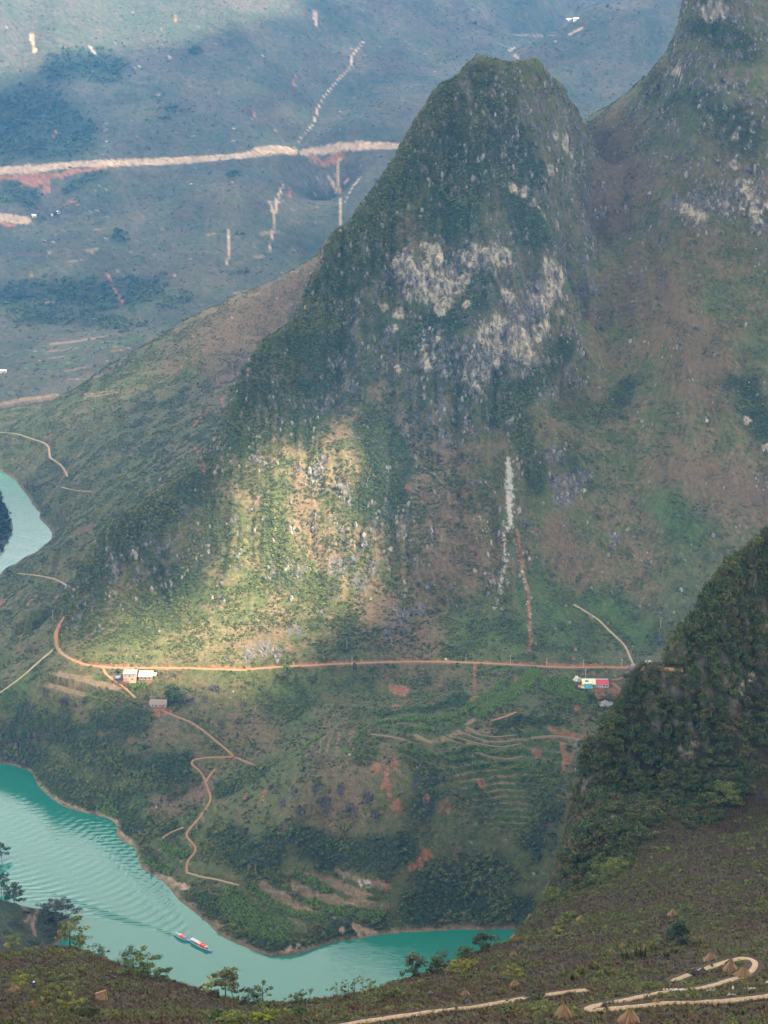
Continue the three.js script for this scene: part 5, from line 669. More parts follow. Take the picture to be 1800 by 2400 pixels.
// --- boulders
const karst = new THREE.MeshStandardMaterial({ color: new THREE.Color(.07, .066, .062), roughness: .95, bumpMap: lumps, bumpScale: .2 }), limestone = new THREE.MeshStandardMaterial({ color: new THREE.Color(.5, .47, .43), roughness: .95, bumpMap: lumps, bumpScale: .15 });
{ const shapes = [1, 2, 3, 4, 5].map(k => stoneShape(k * 5, 3, .55, 1.1));
  const boulder = (px, py, r, label, m = karst, cat = 'boulder', sy = 1, name = 'boulder') => { const p = spot(px, py), k = r * perPx(p), R = rng(px * 3 + py), o = mesh(name, shapes[Math.floor(R() * 5)], m); o.position.set(p[0], p[1] + k * .3, p[2]); o.rotation.y = R() * 6; o.scale.set(k, k * .8 * sy, k); o.userData = { label, category: cat }; return o; };
  for (const a of [[1711, 2262, 10, 'dark rock on the upper arm of the footpath loop'], [1625, 2284, 13, 'biggest dark jagged rock beside the upper arm of the footpath loop'], [1647, 2281, 9, 'dark rock touching the right side of the biggest jagged rock'], [1550, 2296, 7, 'dark rock left of the footpath loop, right of three in a row'], [1529, 2297, 8, 'dark rock left of the footpath loop, middle of three in a row'], [1505, 2299, 8, 'dark rock left of the footpath loop, left of three in a row'], [1444, 2307, 6, 'dark rock below the cane clumps'], [1716, 2236, 5, 'small dark rock above the bend of the footpath loop'], [1564, 2386, 9, 'dark twin-topped rock below the lowest arm of the footpath'], [1402, 2343, 7, 'grey rock above the narrow end of the footpath loop'], [1651, 2378, 7, 'pointed grey rock low on the right below the lowest footpath'], [636, 2347, 7, 'dark rock at the lowest dip of the brow'], [502, 2318, 12, 'dark rock ledge on the brow left of the umbrella tree'], [471, 2308, 8, 'dark rock on the brow under the yellow tree'], [148, 2303, 8, 'dark rock in the scrub at left behind the thicket'], [98, 2230, 12, 'dark rounded rock with pale top on the left brow'], [1266, 2231, 9, 'dark standing rock under the foot of the cliff'], [1030, 2249, 11, 'dark rock pile behind the large bushy tree, upper one'], [1023, 2268, 9, 'dark rock pile beside the large bushy tree, lower one'], [977, 2270, 11, 'dark rock outcrop at the water edge of the brow, left of the large bushy tree'], [915, 2290, 8, 'dark rock on the brow against the dark teal water'], [1134, 2215, 7, 'dark rock at the foot of the dark round-crowned tree'], [1480, 2180, 9, 'dark pointed slab on the slope left of the evergreen tree'], [438, 1644, 10, 'dark karst block right of the grey-roofed farmhouse'], [500, 1615, 8, 'dark karst block under the road, right of the houses'], [64, 2138, 8, 'heap of dark and white rocks on the little bank terraces'], [1232, 1232, 9, 'dark slab beside the white scree']]) boulder(...a);
  boulder(1519, 1557, 7.5, 'big pale boulder at the right end of the dirt road beside the cliff', limestone, 'boulder', 1.2, 'pale_boulder'); boulder(1352, 1597, 9, 'large white rock at the left end of the long row house', limestone, 'rock', .9, 'white_rock'); boulder(1351, 1589, 4, 'small white rock lying on top of the large white one by the row house', limestone, 'rock', 1, 'white_rock'); boulder(1358, 1594, 5, 'small white rock at the right shoulder of the large white one', limestone, 'rock', 1, 'white_rock'); boulder(1422, 1655, 14, 'grey rock slab half hidden by trees under the hamlet', std([.24, .23, .23]), 'rock', .5, 'white_rock');
  boulder(820, 1770, 4, 'single pinkish stone by the green beds of the knoll', limestone, 'stone', 1, 'pale_stone'); boulder(1046, 1548, 4, 'pale stone on the road verge above the maize', limestone, 'stone', 1, 'pale_stone');
}
// --- clumps of cane
{ const proto = [71, 72].map(k => bladeTuft(k, 70, .75, .05, .5)); let first = null;
  for (const [px, py, r, label] of [[1344, 2300, 13, 'palest cane clump, leftmost of the front row above the path'], [1365, 2283, 12, 'cane clump behind the palest one'], [1393, 2276, 14, 'broad cane clump in the middle of the row'], [1407, 2290, 9, 'low cane clump in front of the broad middle one'], [1426, 2286, 13, 'cane clump with drooping pale blades right of the broad middle one'], [1428, 2266, 10, 'green cane clump behind the middle of the row'], [1315, 2290, 9, 'small cane clump at the left end of the row'], [1466, 2246, 14, 'cane clump on the slope, left part of the upper stand'], [1499, 2244, 18, 'largest yellow-green cane clump of the upper stand'], [1479, 2266, 9, 'low cane clump below the upper stand'], [1532, 2228, 10, 'green cane clump at the back of the upper stand'], [1580, 2234, 11, 'cane clump right of the upper stand under the evergreen tree'], [1562, 2244, 9, 'small pale cane clump right of the largest one'], [1636, 2216, 14, 'cane clump right of the evergreen tree'], [1213, 2325, 10, 'cane clump around the straw stack above the lower left footpath'], [1177, 2330, 10, 'green cane clump left of the straw stack above the lower left footpath'], [1706, 2318, 5, 'small bright cane tuft beside the white bag']]) {
    const p = spot(px, py), s = r * perPx(p);
    if (!first) { first = thing('cane_clump', label, 'cane', p, 1, 'cane clumps on the near slope'); first.scale.set(s, s * 2, s); const g0 = proto[0].clone(); mesh('leaves', g0, std([.2, .22, .045], .8, { vertexColors: true }), first); const w = []; for (let i = 0; i < 9; i++) limb(w, [Math.cos(i * 2.4) * .4 * (i % 3) / 2, -.1, Math.sin(i * 2.4) * .4 * (i % 3) / 2], [Math.cos(i * 2.4) * .5 * (i % 3) / 2, .7, Math.sin(i * 2.4) * .5 * (i % 3) / 2], .05, .03, 4); mesh('stems', merged(w), std([.16, .15, .06]), first); }
    else copyOf(first, p, px, [s, s * (1.6 + .7 * rng(px)()), s], label, 'cane clumps on the near slope');
  }
}
// --- utility poles
{ const g = new THREE.CylinderGeometry(.1, .16, 7, 8); g.translate(0, 3.2, 0); const m = std([.5, .46, .38], .9); let first = null;
  for (const [px, py, label] of [[1092, 1555, 'pale concrete pole by the road above the maize, first of five from the left'], [1196, 1557, 'pale concrete pole by the road, second of five from the left'], [1281, 1562, 'pale concrete pole by the road, third of five from the left'], [1367, 1567, 'pale concrete pole by the road, fourth of five from the left'], [1457, 1566, 'pale concrete pole by the road, rightmost of five'], [1372, 1590, 'pale concrete pole behind the left end of the long row house'], [825, 1560, 'pale pole beside the road below the bare-trunked tree']]) {
    const p = spot(px, py); if (!first) { first = thing('utility_pole', label, 'pole', p, 0, 'poles along the dirt road'); mesh('post', g, m, first); mesh('crossarm', BX(1.1, .12, .12, 0, 6.3, .1), m, first); } else copyOf(first, p, .1, 1, label, 'poles along the dirt road');
  }
}
// --- houses
function openWall(w, h, holes, t) { const s = new THREE.Shape([[-w / 2, 0], [w / 2, 0], [w / 2, h], [-w / 2, h]].map(p => new THREE.Vector2(...p))); for (const [x, y, a, b] of holes) { const q = new THREE.Path(); q.moveTo(x - a / 2, y); q.lineTo(x - a / 2, y + b); q.lineTo(x + a / 2, y + b); q.lineTo(x + a / 2, y); s.holes.push(q); } const g = new THREE.ExtrudeGeometry(s, { depth: t, bevelEnabled: false }); return g; }
function corrugated(w, d, rise, n) { const P = [], I = []; for (let i = 0; i <= n * 4; i++) { const x = (i / (n * 4) - .5) * w, y = Math.sin(i * 1.5708) * .045; for (const e of [0, -.05]) P.push(x, y + e, 0, x, y + rise + e, -d); if (i) { const o = i * 4; I.push(o - 4, o, o - 3, o, o + 1, o - 3, o - 2, o - 1, o + 2, o + 2, o - 1, o + 3); } } const g = new THREE.BufferGeometry(); g.setAttribute('position', new THREE.Float32BufferAttribute(P, 3)); g.setIndex(I); g.computeVertexNormals(); return g; }
const dim = std([.02, .02, .024], .4), plaster = new THREE.MeshStandardMaterial({ color: new THREE.Color(.62, .5, .43), map: grain, roughness: 1 }), white = new THREE.MeshStandardMaterial({ color: new THREE.Color(.8, .78, .75), roughness: .9 }), frameM = std([.55, .53, .5]), brickM = std([.36, .19, .13]), concrete = new THREE.MeshStandardMaterial({ color: new THREE.Color(.6, .55, .48), map: grain, roughness: 1 });
function windowsIn(t, holes, z, name = 'window') { for (const [x, y, w, h, kind] of holes) { const f = mesh(kind === 'door' ? 'door' : name, merged([BX(w + .16, .09, .09, x, y - .02, z + .03), BX(w + .16, .09, .09, x, y + h + .02, z + .03), BX(.08, h, .09, x - w / 2 - .02, y + h / 2, z + .03), BX(.08, h, .09, x + w / 2 + .02, y + h / 2, z + .03)]), frameM, t); mesh('pane', BX(w, h, .04, x, y + h / 2, z - .16), kind === 'pale' ? std([.62, .58, .52]) : kind === 'door' ? std([.14, .07, .05]) : dim, f); } }
function box4(w, h, d, front, holes, t, m, back = true) { const g = [openWall(w, h, holes, .2)]; g[0].translate(0, 0, d / 2 - .2); g.push(BX(.2, h, d - .4, -w / 2 + .1, h / 2, 0), BX(.2, h, d - .4, w / 2 - .1, h / 2, 0), BX(w, h, .2, 0, h / 2, -d / 2 + .1)); return mesh('wall', merged(g), m, t); }
const baseOf = i => { const p = yardAt[i]; return [p[0], ground(p[0], p[2]), p[2]]; };
{ const p = baseOf(0); p[1] -= .1; const t = thing('two_storey_house', 'two-storey unplastered house with flat concrete roof below the dirt road at left', 'house', p, .02);
  const W = 8.3, D = 6.6, holes = [[-2.9, 3.5, .8, .9], [-.2, 3.3, 1.4, 1.1], [2.5, 3.5, .8, .9], [-2.6, .3, 1, 2, 'door'], [1.6, .9, 1.4, 1.2]];
  box4(W, 5.3, D, 0, holes, t, plaster); windowsIn(t, holes, D / 2);
  mesh('roof_slab', BX(W + .7, .28, D + .7, 0, 5.44, 0), concrete, t); mesh('floor_band', BX(W + .14, .3, .1, 0, 2.75, D / 2 + .05), concrete, t); for (const x of [-4.1, -1.4, 1.35, 4.1]) mesh('pillar', BX(.28, 5.3, .1, x, 2.65, D / 2 + .05), concrete, t);
  mesh('brick_panel', merged([BX(2.3, 1.9, .05, -2.75, 1.6, D / 2 + .03)]), brickM, t); mesh('plinth', BX(W + 1, 3, D + 1, 0, -1.55, 0), brickM, t); mesh('terrace', BX(4.6, 1.6, 3, 2, -.7, D / 2 + 1.7), std([.42, .26, .18]), t);
  mesh('roof_tarpaulin', BX(1.1, .2, .8, 2.6, 5.68, -.8), std([.12, .16, .45]), t);
  const b = thing('tarpaulin_shelter', 'small blue tarpaulin shelter left of the two-storey house', 'shelter', [p[0] - 8.2, ground(p[0] - 8.2, p[2] + 1), p[2] + 1], .1); const c = corrugated(3.4, 2.6, .9, 6); c.translate(0, 1.7, 1.3); mesh('cover', c, std([.13, .17, .3]), b); for (const x of [-1.5, 1.5]) for (const [z, h] of [[1.2, 1.7], [-1.2, 2.5]]) mesh('post', BX(.12, h + .6, .12, x, h / 2 - .3, z), bark, b); }
{ const p = baseOf(1); const t = thing('low_house', 'low house with pale corrugated roof at the right side of the two-storey house', 'house', [p[0] + .6, p[1] - .1, p[2] - .5], -.03), holes = [[-2.4, .8, 1, .9], [0, .2, 1, 1.8, 'door'], [2.6, .8, 1, .9]];
  box4(8.6, 2.5, 5, 0, holes, t, plaster); windowsIn(t, holes, 2.5); const roof = corrugated(9.6, 6.4, 1.9, 40); roof.translate(0, 2.35, 3.3); mesh('roof', roof, std([.62, .52, .4], .8), t); for (const y of [.5, 1.0, 1.45]) mesh('roof_batten', BX(9.6, .07, .14, 0, 2.35 + y + .08, 3.3 - y / 1.9 * 6.4), std([.42, .34, .26]), t); mesh('gable', BX(8.4, 1.6, .2, 0, 3.2, -2.35), plaster, t); mesh('plinth', BX(9, 3, 5.6, 0, -1.53, 0), brickM, t); const lt = corrugated(2.4, 4, .8, 8); lt.translate(5.9, 2.4, 1.6); mesh('side_roof', lt, std([.5, .4, .32]), t); for (const z of [1.4, -2]) mesh('post', BX(.14, 2.9, .14, 6.9, 1.1, z), bark, t); }
{ const p = baseOf(2); const t = thing('farmhouse', 'single-storey farmhouse with weathered grey tiled roof below the two-storey house', 'house', [p[0], p[1] - .1, p[2]], -.05), holes = [[-3.6, .9, .9, .9], [-1.2, .2, 1, 1.8, 'door'], [1.4, .9, .9, .9], [3.7, .2, 1, 1.8, 'door']];
  box4(10.4, 2.5, 5, 0, holes, t, concrete); windowsIn(t, holes, 2.5); const rm = new THREE.MeshStandardMaterial({ color: new THREE.Color(.36, .31, .28), map: grain, bumpMap: lumps, bumpScale: .1, roughness: 1, side: THREE.DoubleSide }); const a = corrugated(11.4, 3.9, 2.1, 44); a.translate(0, 2.35, 3.9); mesh('roof_slope', a, rm, t); const b = corrugated(11.4, 3.2, 1.7, 44); b.rotateY(Math.PI); b.translate(0, 2.75, -3.2); mesh('roof_slope', b, rm, t); const rdg = new THREE.CylinderGeometry(.14, .14, 11.4, 6); rdg.rotateZ(Math.PI / 2); rdg.translate(0, 4.5, 0); mesh('ridge_tiles', rdg, rm, t); for (const s of [-1, 1]) { const gb = new THREE.ExtrudeGeometry(new THREE.Shape([[-2.5, 0], [2.5, 0], [0, 1.75]].map(q => new THREE.Vector2(...q))), { depth: .2, bevelEnabled: false }); gb.rotateY(Math.PI / 2); gb.translate(s * 5.1 - .1, 2.5, 0); mesh('gable', gb, concrete, t); }
  mesh('plinth', BX(11, 3, 5.6, 0, -1.53, 0), brickM, t); mesh('yard_edge', BX(9, .6, 2.2, -.5, -.35, 3.8), std([.42, .25, .16]), t); const lt = corrugated(2.6, 3, -.7, 6); lt.rotateY(Math.PI / 2); lt.translate(5.3, 2.4, .2); mesh('lean_to_roof', lt, std([.42, .34, .3]), t); for (const z of [-1, 1.3]) mesh('lean_to_post', BX(.12, 2.2, .12, 7.6, .7, z), bark, t); mesh('red_cloth', BX(.8, 1.2, .06, 2.5, .8, 2.75), std([.5, .06, .05]), t); }
{ const p = baseOf(3); const y = p[1] - .1, t = thing('row_house', 'long white row house with half cream and half red metal roof in the hamlet', 'house', [p[0], y, p[2]], -.02), W = 17, D = 4.6, holes = [[-6.6, .9, 1.1, .9, 'pale'], [-4.2, .8, 1.1, .9], [-1.5, .8, 1.4, .9], [1.3, .9, 1, 1, 'pale'], [3.4, .9, 1, 1, 'pale'], [5.4, .8, 1.1, 1], [7.3, .8, 1, 1]];
  box4(W, 2.5, D, 0, holes, t, white); windowsIn(t, holes, D / 2); for (const x of [-8.4, -5.4, -2.9, .1, 2.3, 4.4, 6.4, 8.4]) mesh('pilaster', BX(.18, 2.5, .08, x, 1.25, D / 2 + .04), std([.68, .66, .64]), t);
  const c1 = corrugated(8.9, 5.4, 1.8, 36); c1.translate(-4.3, 2.45, D / 2 + .5); mesh('cream_roof', c1, std([.72, .72, .5], .6), t); const c2 = corrugated(8.5, 5.3, 1.75, 34); c2.translate(4.45, 2.42, D / 2 + .45); mesh('red_roof', c2, std([.5, .05, .09], .55), t); mesh('ridge_cap', BX(17.5, .12, .5, 0, 4.3, -D / 2 - .45), std([.12, .38, .36], .6), t); mesh('back_gable', BX(16.8, 1.7, .2, 0, 3.3, -D / 2 + .3), white, t);
  for (const x of [-6.4, -5.6, -4.8]) { const s = BX(.7, .06, 1.3, 0, 0, 0); s.rotateX(.32); s.translate(x, 3.55, -.1); mesh('solar_panel', s, std([.02, .03, .12], .25), t); } { const s = BX(.35, .05, 1.3, 0, 0, 0); s.rotateX(.32); s.translate(-1.9, 3.4, .3); mesh('rust_sheet', s, std([.45, .28, .12]), t); }
  mesh('plinth', BX(W + .8, 3, D + 1.6, 0, -1.54, .4), std([.5, .3, .18]), t);
  const s = thing('teal_shed', 'open shed with teal metal roof in front of the long white row house', 'shed', [p[0] - 5.1, y - .5, p[2] + 5.2], -.02), c3 = corrugated(5.6, 4.4, 1.5, 22); c3.translate(0, 2.0, 2.2); mesh('roof', c3, std([.06, .26, .32], .55), s); for (const x of [-2.6, 2.6]) for (const [z, h] of [[2, 2.0], [-2, 3.4]]) mesh('post', BX(.14, h + 1.5, .14, x, h / 2 - .75, z), frameM, s); mesh('back_wall', BX(5, 2.6, .12, 0, 1.2, -1.95), std([.3, .2, .15]), s); mesh('side_board', BX(2, 1.1, .1, .8, .5, 1.2), std([.55, .45, .35]), s);
  const l = thing('small_lean_to', 'small lean-to with red and pale green roof sheets left of the teal shed', 'shed', [p[0] - 9.7, y - .4, p[2] + 4.6], .15), c4 = corrugated(2.6, 2.4, .8, 10); c4.translate(-.6, 1.9, .6); mesh('red_sheet', c4, std([.5, .12, .1], .6), l); const c5 = corrugated(2, 2, .7, 8); c5.translate(.8, 1.6, 1.6); mesh('green_sheet', c5, std([.5, .6, .35], .6), l); for (const x of [-1.7, 1.6]) for (const z of [-1.4, 1.3]) mesh('post', BX(.12, 2.8, .12, x, .3, z), bark, l); mesh('wall', BX(2.6, 1.7, .1, -.3, .6, -1), std([.4, .25, .2]), l);
  const n = spot(1346, 1560), nb = thing('notice_board', 'small blue board on two pale legs above the dirt road', 'board', n, 0); mesh('board', BX(1.15, .8, .08, 0, .95, 0), std([.06, .22, .6]), nb); for (const x of [-.45, .45]) mesh('leg', BX(.09, 1.3, .09, x, .3, -.09), frameM, nb);
  const fp = spot(1391, 1586), fl = thing('flag', 'tiny orange-red flag on a pole behind the long row house', 'flag', fp, 0); const po = new THREE.CylinderGeometry(.03, .04, 2.6, 6); po.translate(0, 1.2, 0); mesh('pole', po, frameM, fl); const cl = new THREE.PlaneGeometry(.9, .7, 6, 2), q = cl.attributes.position; for (let i = 0; i < q.count; i++) q.setZ(i, .08 * Math.sin(q.getX(i) * 6)); cl.translate(.48, 2.1, 0); mesh('cloth', cl, std([.85, .12, .03]), fl); }
// far buildings
for (const [px, py, w, h, label, rc] of [[1334, 48, 14, 3, 'long white building on the far upper terraces, left of two', [.8, .8, .78]], [1350, 47, 12, 3, 'long white building on the far upper terraces, right of two', [.8, .8, .78]], [138, 500, 8, 4, 'white-roofed house among trees below the far road cut', [.8, .8, .8]], [122, 506, 5, 4, 'dark-roofed hut left of the white-roofed house below the far road cut', [.2, .22, .28]], [80, 508, 9, 4, 'white-roofed house at the right end of the lower earth cut', [.8, .8, .8]], [8, 873, 14, 6, 'blue-grey roofed house at the left edge among the valley terraces', [.4, .45, .55]]]) {
  const p = spot(px, py), k = perPx(p), W = w * k, D = W * .5, H = 3.2, t = thing('far_house', label, 'house', [p[0], p[1] - .4, p[2]], .05); mesh('wall', BX(W, H + 3, D, 0, H / 2 - 1.5, 0), std([.6, .57, .53]), t);
  for (const s of [0, 1]) { const g = corrugated(W + 1, D * .62, 1.4, 10); if (s) g.rotateY(Math.PI); g.translate(0, H - .1, s ? -D * .62 : D * .62); mesh('roof_slope', g, std(rc), t); } for (let i = 0; i < 3; i++) mesh('window', BX(W * .14, 1.1, .08, (i - 1) * W * .3, 1.6, D / 2 + .04), dim, t); }

// --- boats
function boat(label, stern, bow, big) {
  const L = Math.hypot(bow[0] - stern[0], bow[2] - stern[2]), t = thing('tour_boat', label, 'boat', [(stern[0] + bow[0]) / 2, 0, (stern[2] + bow[2]) / 2], Math.atan2(-(bow[2] - stern[2]), bow[0] - stern[0])), B = big ? 1.25 : 1.05;
  const half = u => B * (u < .55 ? .82 + .18 * Math.sin(u / .55 * 1.57) : Math.pow(1 - (u - .55) / .45, .75)), rim = u => .62 + .5 * Math.pow(Math.max(0, u - .55) / .45, 2) + .1 * Math.pow(1 - u, 3), NU = 28;
  const skin = (rows, inner) => { const P = [], I = [], n = rows.length; for (let i = 0; i <= NU; i++) { const u = i / NU, b = Math.max(half(u), .03), r = rim(u); for (const [f, y] of rows) P.push((u - .5) * L, y < 0 ? y * (1 - .7 * Math.max(0, u - .7) / .3) : y * r, f * b); if (i) for (let k = 0; k < n - 1; k++) { const o = (i - 1) * n + k; I.push(o, o + n, o + 1, o + n, o + n + 1, o + 1); } } const g = new THREE.BufferGeometry(); g.setAttribute('position', new THREE.Float32BufferAttribute(P, 3)); g.setIndex(I); g.computeVertexNormals(); return g; };
  mesh('hull', skin([[-1, .92], [-.92, .3], [-.75, -.3], [0, -.45], [.75, -.3], [.92, .3], [1, .92]]), std([.03, .17, .62], .4), t);
  mesh('gunwale', merged([skin([[-1.03, .86], [-1.03, 1.02], [-.86, 1.02], [-.86, .86]]), skin([[1.03, .86], [1.03, 1.02], [.86, 1.02], [.86, .86]])]), std([.78, .78, .72], .5), t);
  mesh('deck', skin([[-.9, .35], [0, .33], [.9, .35]]), std([.16, .18, .1]), t); mesh('transom', BX(.08, .7, half(0) * 1.9, -L / 2, .3, 0), std([.03, .17, .62], .4), t);
  const fore = new THREE.Shape([[.30 * L, -half(.8) * .8], [.5 * L, 0], [.30 * L, half(.8) * .8]].map(q => new THREE.Vector2(...q))); const fg = new THREE.ExtrudeGeometry(fore, { depth: .05, bevelEnabled: false }); fg.rotateX(-Math.PI / 2); fg.translate(0, .7, 0); mesh('foredeck', fg, std([.2, .28, .12]), t);
  const roofAt = (u0, u1, h, w, m, name, arch = .16) => { const P = [], I = []; for (let i = 0; i <= 8; i++) { const a = (i / 8 * 2 - 1), z = a * w, y = h + arch * (1 - a * a); P.push((u0 - .5) * L, y, z, (u1 - .5) * L, y, z, (u0 - .5) * L, y - .06, z, (u1 - .5) * L, y - .06, z); if (i) { const o = i * 4; I.push(o - 4, o - 3, o, o - 3, o + 1, o, o - 2, o + 2, o - 1, o - 1, o + 2, o + 3); } } const g = new THREE.BufferGeometry(); g.setAttribute('position', new THREE.Float32BufferAttribute(P, 3)); g.setIndex(I); g.computeVertexNormals(); return mesh(name, g, m, t); };
  const pale = std([.55, .53, .51], .7), red = std([.8, .03, .03], .6), grey = std([.3, .38, .45], .7);
  const posts = us => { for (const u of us) for (const s of [-1, 1]) mesh('post', BX(.07, 1.55, .07, (u - .5) * L, 1.2, s * half(u) * .88), frameM, t); };
  let f0, f1, fh;
  if (big) { roofAt(0, .38, 2.05, 1.1, pale, 'stern_roof'); roofAt(.385, .45, 2.0, 1.05, pale, 'roof_border'); roofAt(.45, .70, 2.0, 1.05, red, 'red_awning'); roofAt(.70, .755, 2.0, 1.05, pale, 'roof_border'); roofAt(.755, .785, 1.98, .9, std([.05, .3, .75]), 'front_flap'); posts([.04, .2, .36, .46, .6, .74]); mesh('cabin', merged([BX(.08, 1.3, 1.7, -.47 * L, 1.2, 0), BX(.12 * L, 1.1, .06, -.42 * L, 1.1, .95), BX(.12 * L, 1.1, .06, -.42 * L, 1.1, -.95)]), std([.04, .2, .68]), t); f0 = .45; f1 = .70; fh = 2.0; }
  else { roofAt(.05, .34, 1.75, .95, grey, 'stern_roof'); roofAt(.30, .40, 1.95, 1, pale, 'roof_border'); roofAt(.40, .62, 1.95, 1, red, 'red_awning'); roofAt(.62, .70, 1.9, .95, grey, 'front_roof'); roofAt(.70, .74, 1.9, .6, std([.05, .3, .75]), 'front_flap'); posts([.08, .3, .42, .6, .69]); f0 = .40; f1 = .62; fh = 1.95; }
  const st = new THREE.Shape(); for (let i = 0; i < 10; i++) { const a = i / 10 * 6.2832, r = i % 2 ? .22 : .56; i ? st.lineTo(Math.cos(a) * r, Math.sin(a) * r) : st.moveTo(r, 0); } const sg = new THREE.ExtrudeGeometry(st, { depth: .04, bevelEnabled: false }); sg.rotateX(-Math.PI / 2); sg.translate(((f0 + f1) / 2 - .5) * L, fh + .16, 0); mesh('star', sg, std([1, .72, .02], .6), t);
  const vest = std([.85, .2, .06]); for (let i = 0; i < (big ? 8 : 4); i++) { const u = (big ? .42 : .38) + i * .045; const g = new THREE.SphereGeometry(.24, 7, 5); g.scale(1, 1.3, .7); g.translate((u - .5) * L, .8, half(u) * .72); mesh('life_jacket', g, vest, t); }
  mesh('bench', merged([.3, .42, .54, .66].map(u => BX(.3, .08, half(u) * 1.6, (u - .5) * L, .5, 0))), std([.3, .2, .1]), t);
  const fp = new THREE.CylinderGeometry(.03, .03, 1.1, 5); fp.translate((big ? -.12 : -.3) * L, 2.5, -.5); mesh('flag_pole', fp, frameM, t); mesh('pennant', BX(.45, .3, .03, (big ? -.12 : -.3) * L + .25, 2.9, -.5), red, t);
}
boat('larger blue tour boat with long roof and red star-painted awning, ahead on the right', bigStern, bigBow, true);
boat('smaller blue tour boat with short red awning, following behind the larger boat', smallStern, smallBow, false);

// --- a person kneeling in the heath, a bag on a stick
{ const p = spot(78, 2316), J = { hip: [0, .38, 0], chest: [.06, .72, .12], neck: [.07, .86, .17], head: [.08, 1.0, .22], kL: [-.12, .12, .3], fL: [-.13, .06, -.12], kR: [.16, .3, .34], fR: [.16, .05, .28], sL: [-.13, .76, .14], sR: [.24, .76, .14], eL: [-.2, .5, .3], eR: [.3, .5, .3], hL: [-.1, .28, .46], hR: [.2, .28, .48] };
  const bones = [['hip', 'chest', .16, .15], ['chest', 'neck', .12, .06], ['neck', 'head', .06, .095], ['hip', 'kL', .12, .08], ['kL', 'fL', .075, .045], ['hip', 'kR', .12, .08], ['kR', 'fR', .075, .05], ['sL', 'sR', .08, .08], ['sL', 'eL', .065, .05], ['eL', 'hL', .048, .04], ['sR', 'eR', .065, .05], ['eR', 'hR', .048, .04]];
  const field = (x, y, z) => { let s = 0; for (const [a, b, r0, r1] of bones) { const A = J[a], B = J[b], dx = B[0] - A[0], dy = B[1] - A[1], dz = B[2] - A[2], t = clamp(((x - A[0]) * dx + (y - A[1]) * dy + (z - A[2]) * dz) / (dx * dx + dy * dy + dz * dz)), d = Math.hypot(x - A[0] - dx * t, y - A[1] - dy * t, z - A[2] - dz * t) - mix(r0, r1, t); s += Math.exp(-d * 30); } return -Math.log(s) / 30; };
  const N = 48, mc = new MarchingCubes(N, new THREE.MeshBasicMaterial(), false, false, 60000); mc.isolation = 0; for (let k = 0; k < N; k++) for (let j = 0; j < N; j++) for (let i = 0; i < N; i++) { const q = v => (v / N - .5) * 1.3; mc.field[i + j * N + k * N * N] = -field(q(i) + .05, q(j) + .55, q(k) + .15); } mc.update();
  const n = mc.count, P = new Float32Array(n * 3), Nn = new Float32Array(n * 3), C = new Float32Array(n * 3); for (let i = 0; i < n; i++) { P[i * 3] = mc.positionArray[i * 3] * .65 + .05; P[i * 3 + 1] = mc.positionArray[i * 3 + 1] * .65 + .55; P[i * 3 + 2] = mc.positionArray[i * 3 + 2] * .65 + .15; for (let k = 0; k < 3; k++) Nn[i * 3 + k] = mc.normalArray[i * 3 + k]; const y = P[i * 3 + 1], c = y > .88 ? [.3, .18, .12] : y > .42 ? [.03, .06, .2] : [.03, .03, .05]; C.set(c, i * 3); }
  const g = new THREE.BufferGeometry(); g.setAttribute('position', new THREE.BufferAttribute(P, 3)); g.setAttribute('normal', new THREE.BufferAttribute(Nn, 3)); g.setAttribute('color', new THREE.BufferAttribute(C, 3));
  const t = thing('person', 'person in a dark blue jacket and pale hat kneeling in the scrub at lower left', 'person', [p[0], p[1] + .15, p[2]], .6); mesh('body', g, new THREE.MeshStandardMaterial({ vertexColors: true, roughness: .9 }), t); const hat = new THREE.LatheGeometry([[0, .15], [.09, .13], [.11, .04], [.19, 0], [.18, -.015], [.1, .01]].map(q => new THREE.Vector2(...q)), 14); hat.translate(.08, 1.06, .22); mesh('hat', hat, std([.7, .68, .62]), t);
  const b = spot(1717, 2324), k = thing('bag_on_stick', 'white bag with yellow bottom hung on a stick in the heath at right', 'bag', b, 0); const st = new THREE.CylinderGeometry(.015, .02, .9, 5); st.translate(0, .35, 0); mesh('stick', st, bark, k); const bg = new THREE.LatheGeometry([[0, .8], [.08, .78], [.13, .62], [.12, .42], [.09, .34]].map(q => new THREE.Vector2(...q)), 12); mesh('bag', bg, std([.8, .78, .72]), k); const bb = new THREE.LatheGeometry([[.09, .34], [.08, .22], [0, .18]].map(q => new THREE.Vector2(...q)), 12); mesh('bag_bottom', bb, std([.7, .5, .04]), k);
}

// the mountain that the viewer stands on goes on rising behind
{ const g = new THREE.PlaneGeometry(1600, 560, 60, 24); g.rotateX(-Math.PI / 2); g.translate(0, 0, 290); const q = g.attributes.position; for (let i = 0; i < q.count; i++) { const x = q.getX(i), z = q.getZ(i); q.setY(i, 486 + (z - 10) * 1.55 + smooth(10, 60, z) * 26 * fbm(x / 90, 2, z / 90, 3)); } g.computeVertexNormals(); struct('viewpoint_mountain', g, std([.07, .075, .045], 1));
  const e = new THREE.PlaneGeometry(420, 560, 30, 40); e.rotateX(-Math.PI / 2); const p = e.attributes.position; for (let i = 0; i < p.count; i++) { const d = p.getZ(i) + 280, u = p.getX(i) + 210, x = .27 * d + 62 + u; p.setXYZ(i, x, mix(470, 345, d / 560) + u * 1.25 + 18 * fbm(x / 70, 3, d / 70, 3) * smooth(0, 60, u), -d); } e.computeVertexNormals(); struct('flank_mountain', e, std([.06, .07, .04], 1)); }
plant();
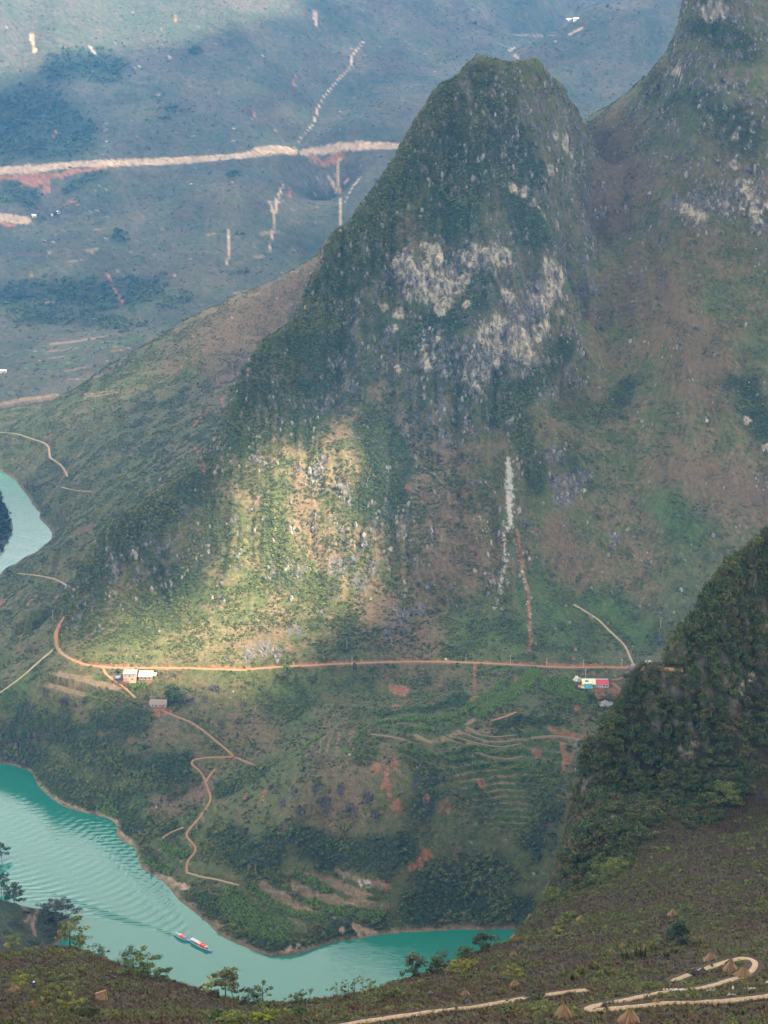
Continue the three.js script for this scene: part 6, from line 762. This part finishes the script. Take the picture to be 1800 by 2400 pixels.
// ---------------------------------------------------------------- the broken cloud far up towards the sun: its gaps let the sun onto the spurs
{ const e1 = new THREE.Vector3(0, 1, 0).cross(SUN).normalize(), e2 = SUN.clone().cross(e1), C0 = new THREE.Vector3(0, 60, -1100), FAR = 2600, v = new THREE.Vector3();
  const proj = p => { v.set(...p).sub(C0); return [v.dot(e1), v.dot(e2)]; };
  const holes = [[[440, 1090], [540, 975], [710, 915], [850, 1040], [900, 1230], [880, 1400], [760, 1480], [680, 1590], [420, 1610], [220, 1590], [160, 1500], [280, 1420], [400, 1350], [410, 1240]].map(p => proj(march(anyRaw, ...p))),
    [[0, -60], [560, -60], [700, 40], [420, 100], [200, 120], [110, 160], [0, 190], [-120, 190], [-120, -60]].map(p => proj(march(anyRaw, ...p)))];
  const inside = (x, y, q) => { let r = false; for (let i = 0, j = q.length - 1; i < q.length; j = i++) if ((q[i][1] > y) !== (q[j][1] > y) && x < (q[j][0] - q[i][0]) * (y - q[i][1]) / (q[j][1] - q[i][1]) + q[i][0]) r = !r; return r; };
  let lo = [1e9, 1e9], hi = [-1e9, -1e9];
  for (const p of [[-500, 0, -700], [500, 0, -700], [-150, 380, -100], [150, 500, 0], [-1300, 600, -3950], [1300, 900, -3950], [1300, 0, -3900], [-1300, 0, -3900], [0, 0, 0]]) { const [a, b] = proj(p); lo = [Math.min(lo[0], a), Math.min(lo[1], b)]; hi = [Math.max(hi[0], a), Math.max(hi[1], b)]; }
  const R = rng(900), list = [], S = 34, farLine = proj([0, 40, -2150])[1];
  for (let a = lo[0] - 60; a < hi[0] + 60; a += S) for (let b = lo[1] - 60; b < hi[1] + 60; b += S) { const x = a + (R() - .5) * 26, y = b + (R() - .5) * 26; if (holes.some(h => inside(x, y, h)) || R() < .012) continue; if (b > farLine) continue; list.push([x, y, (R() - .5) * 160, 26 + 9 * R()]); }
  for (let a = lo[0] - 60; a < hi[0] + 60; a += 13) for (let b = farLine; b < hi[1] + 60; b += 13) { const x = a + (R() - .5) * 10, y = b + (R() - .5) * 10; if (holes.some(h => inside(x, y, h)) || R() < .34) continue; list.push([x, y, (R() - .5) * 160, 8 + 3 * R()]); }
  const o = new THREE.InstancedMesh(stoneShape(9, 1, .25), new THREE.MeshStandardMaterial({ color: 0xffffff, roughness: 1 }), list.length), M = new THREE.Matrix4();
  list.forEach(([x, y, d, r], i) => { const p = C0.clone().addScaledVector(e1, x).addScaledVector(e2, y).addScaledVector(SUN, FAR + d); M.makeScale(r, r, r).setPosition(p); o.setMatrixAt(i, M); });
  o.name = 'cloud'; o.userData.kind = 'stuff'; o.castShadow = o.receiveShadow = true; scene.add(o); console.log('cloud', list.length);
}
scene.fog = new THREE.FogExp2(new THREE.Color(.05, .37, 1), HAZE);
renderer.render(scene, camera);
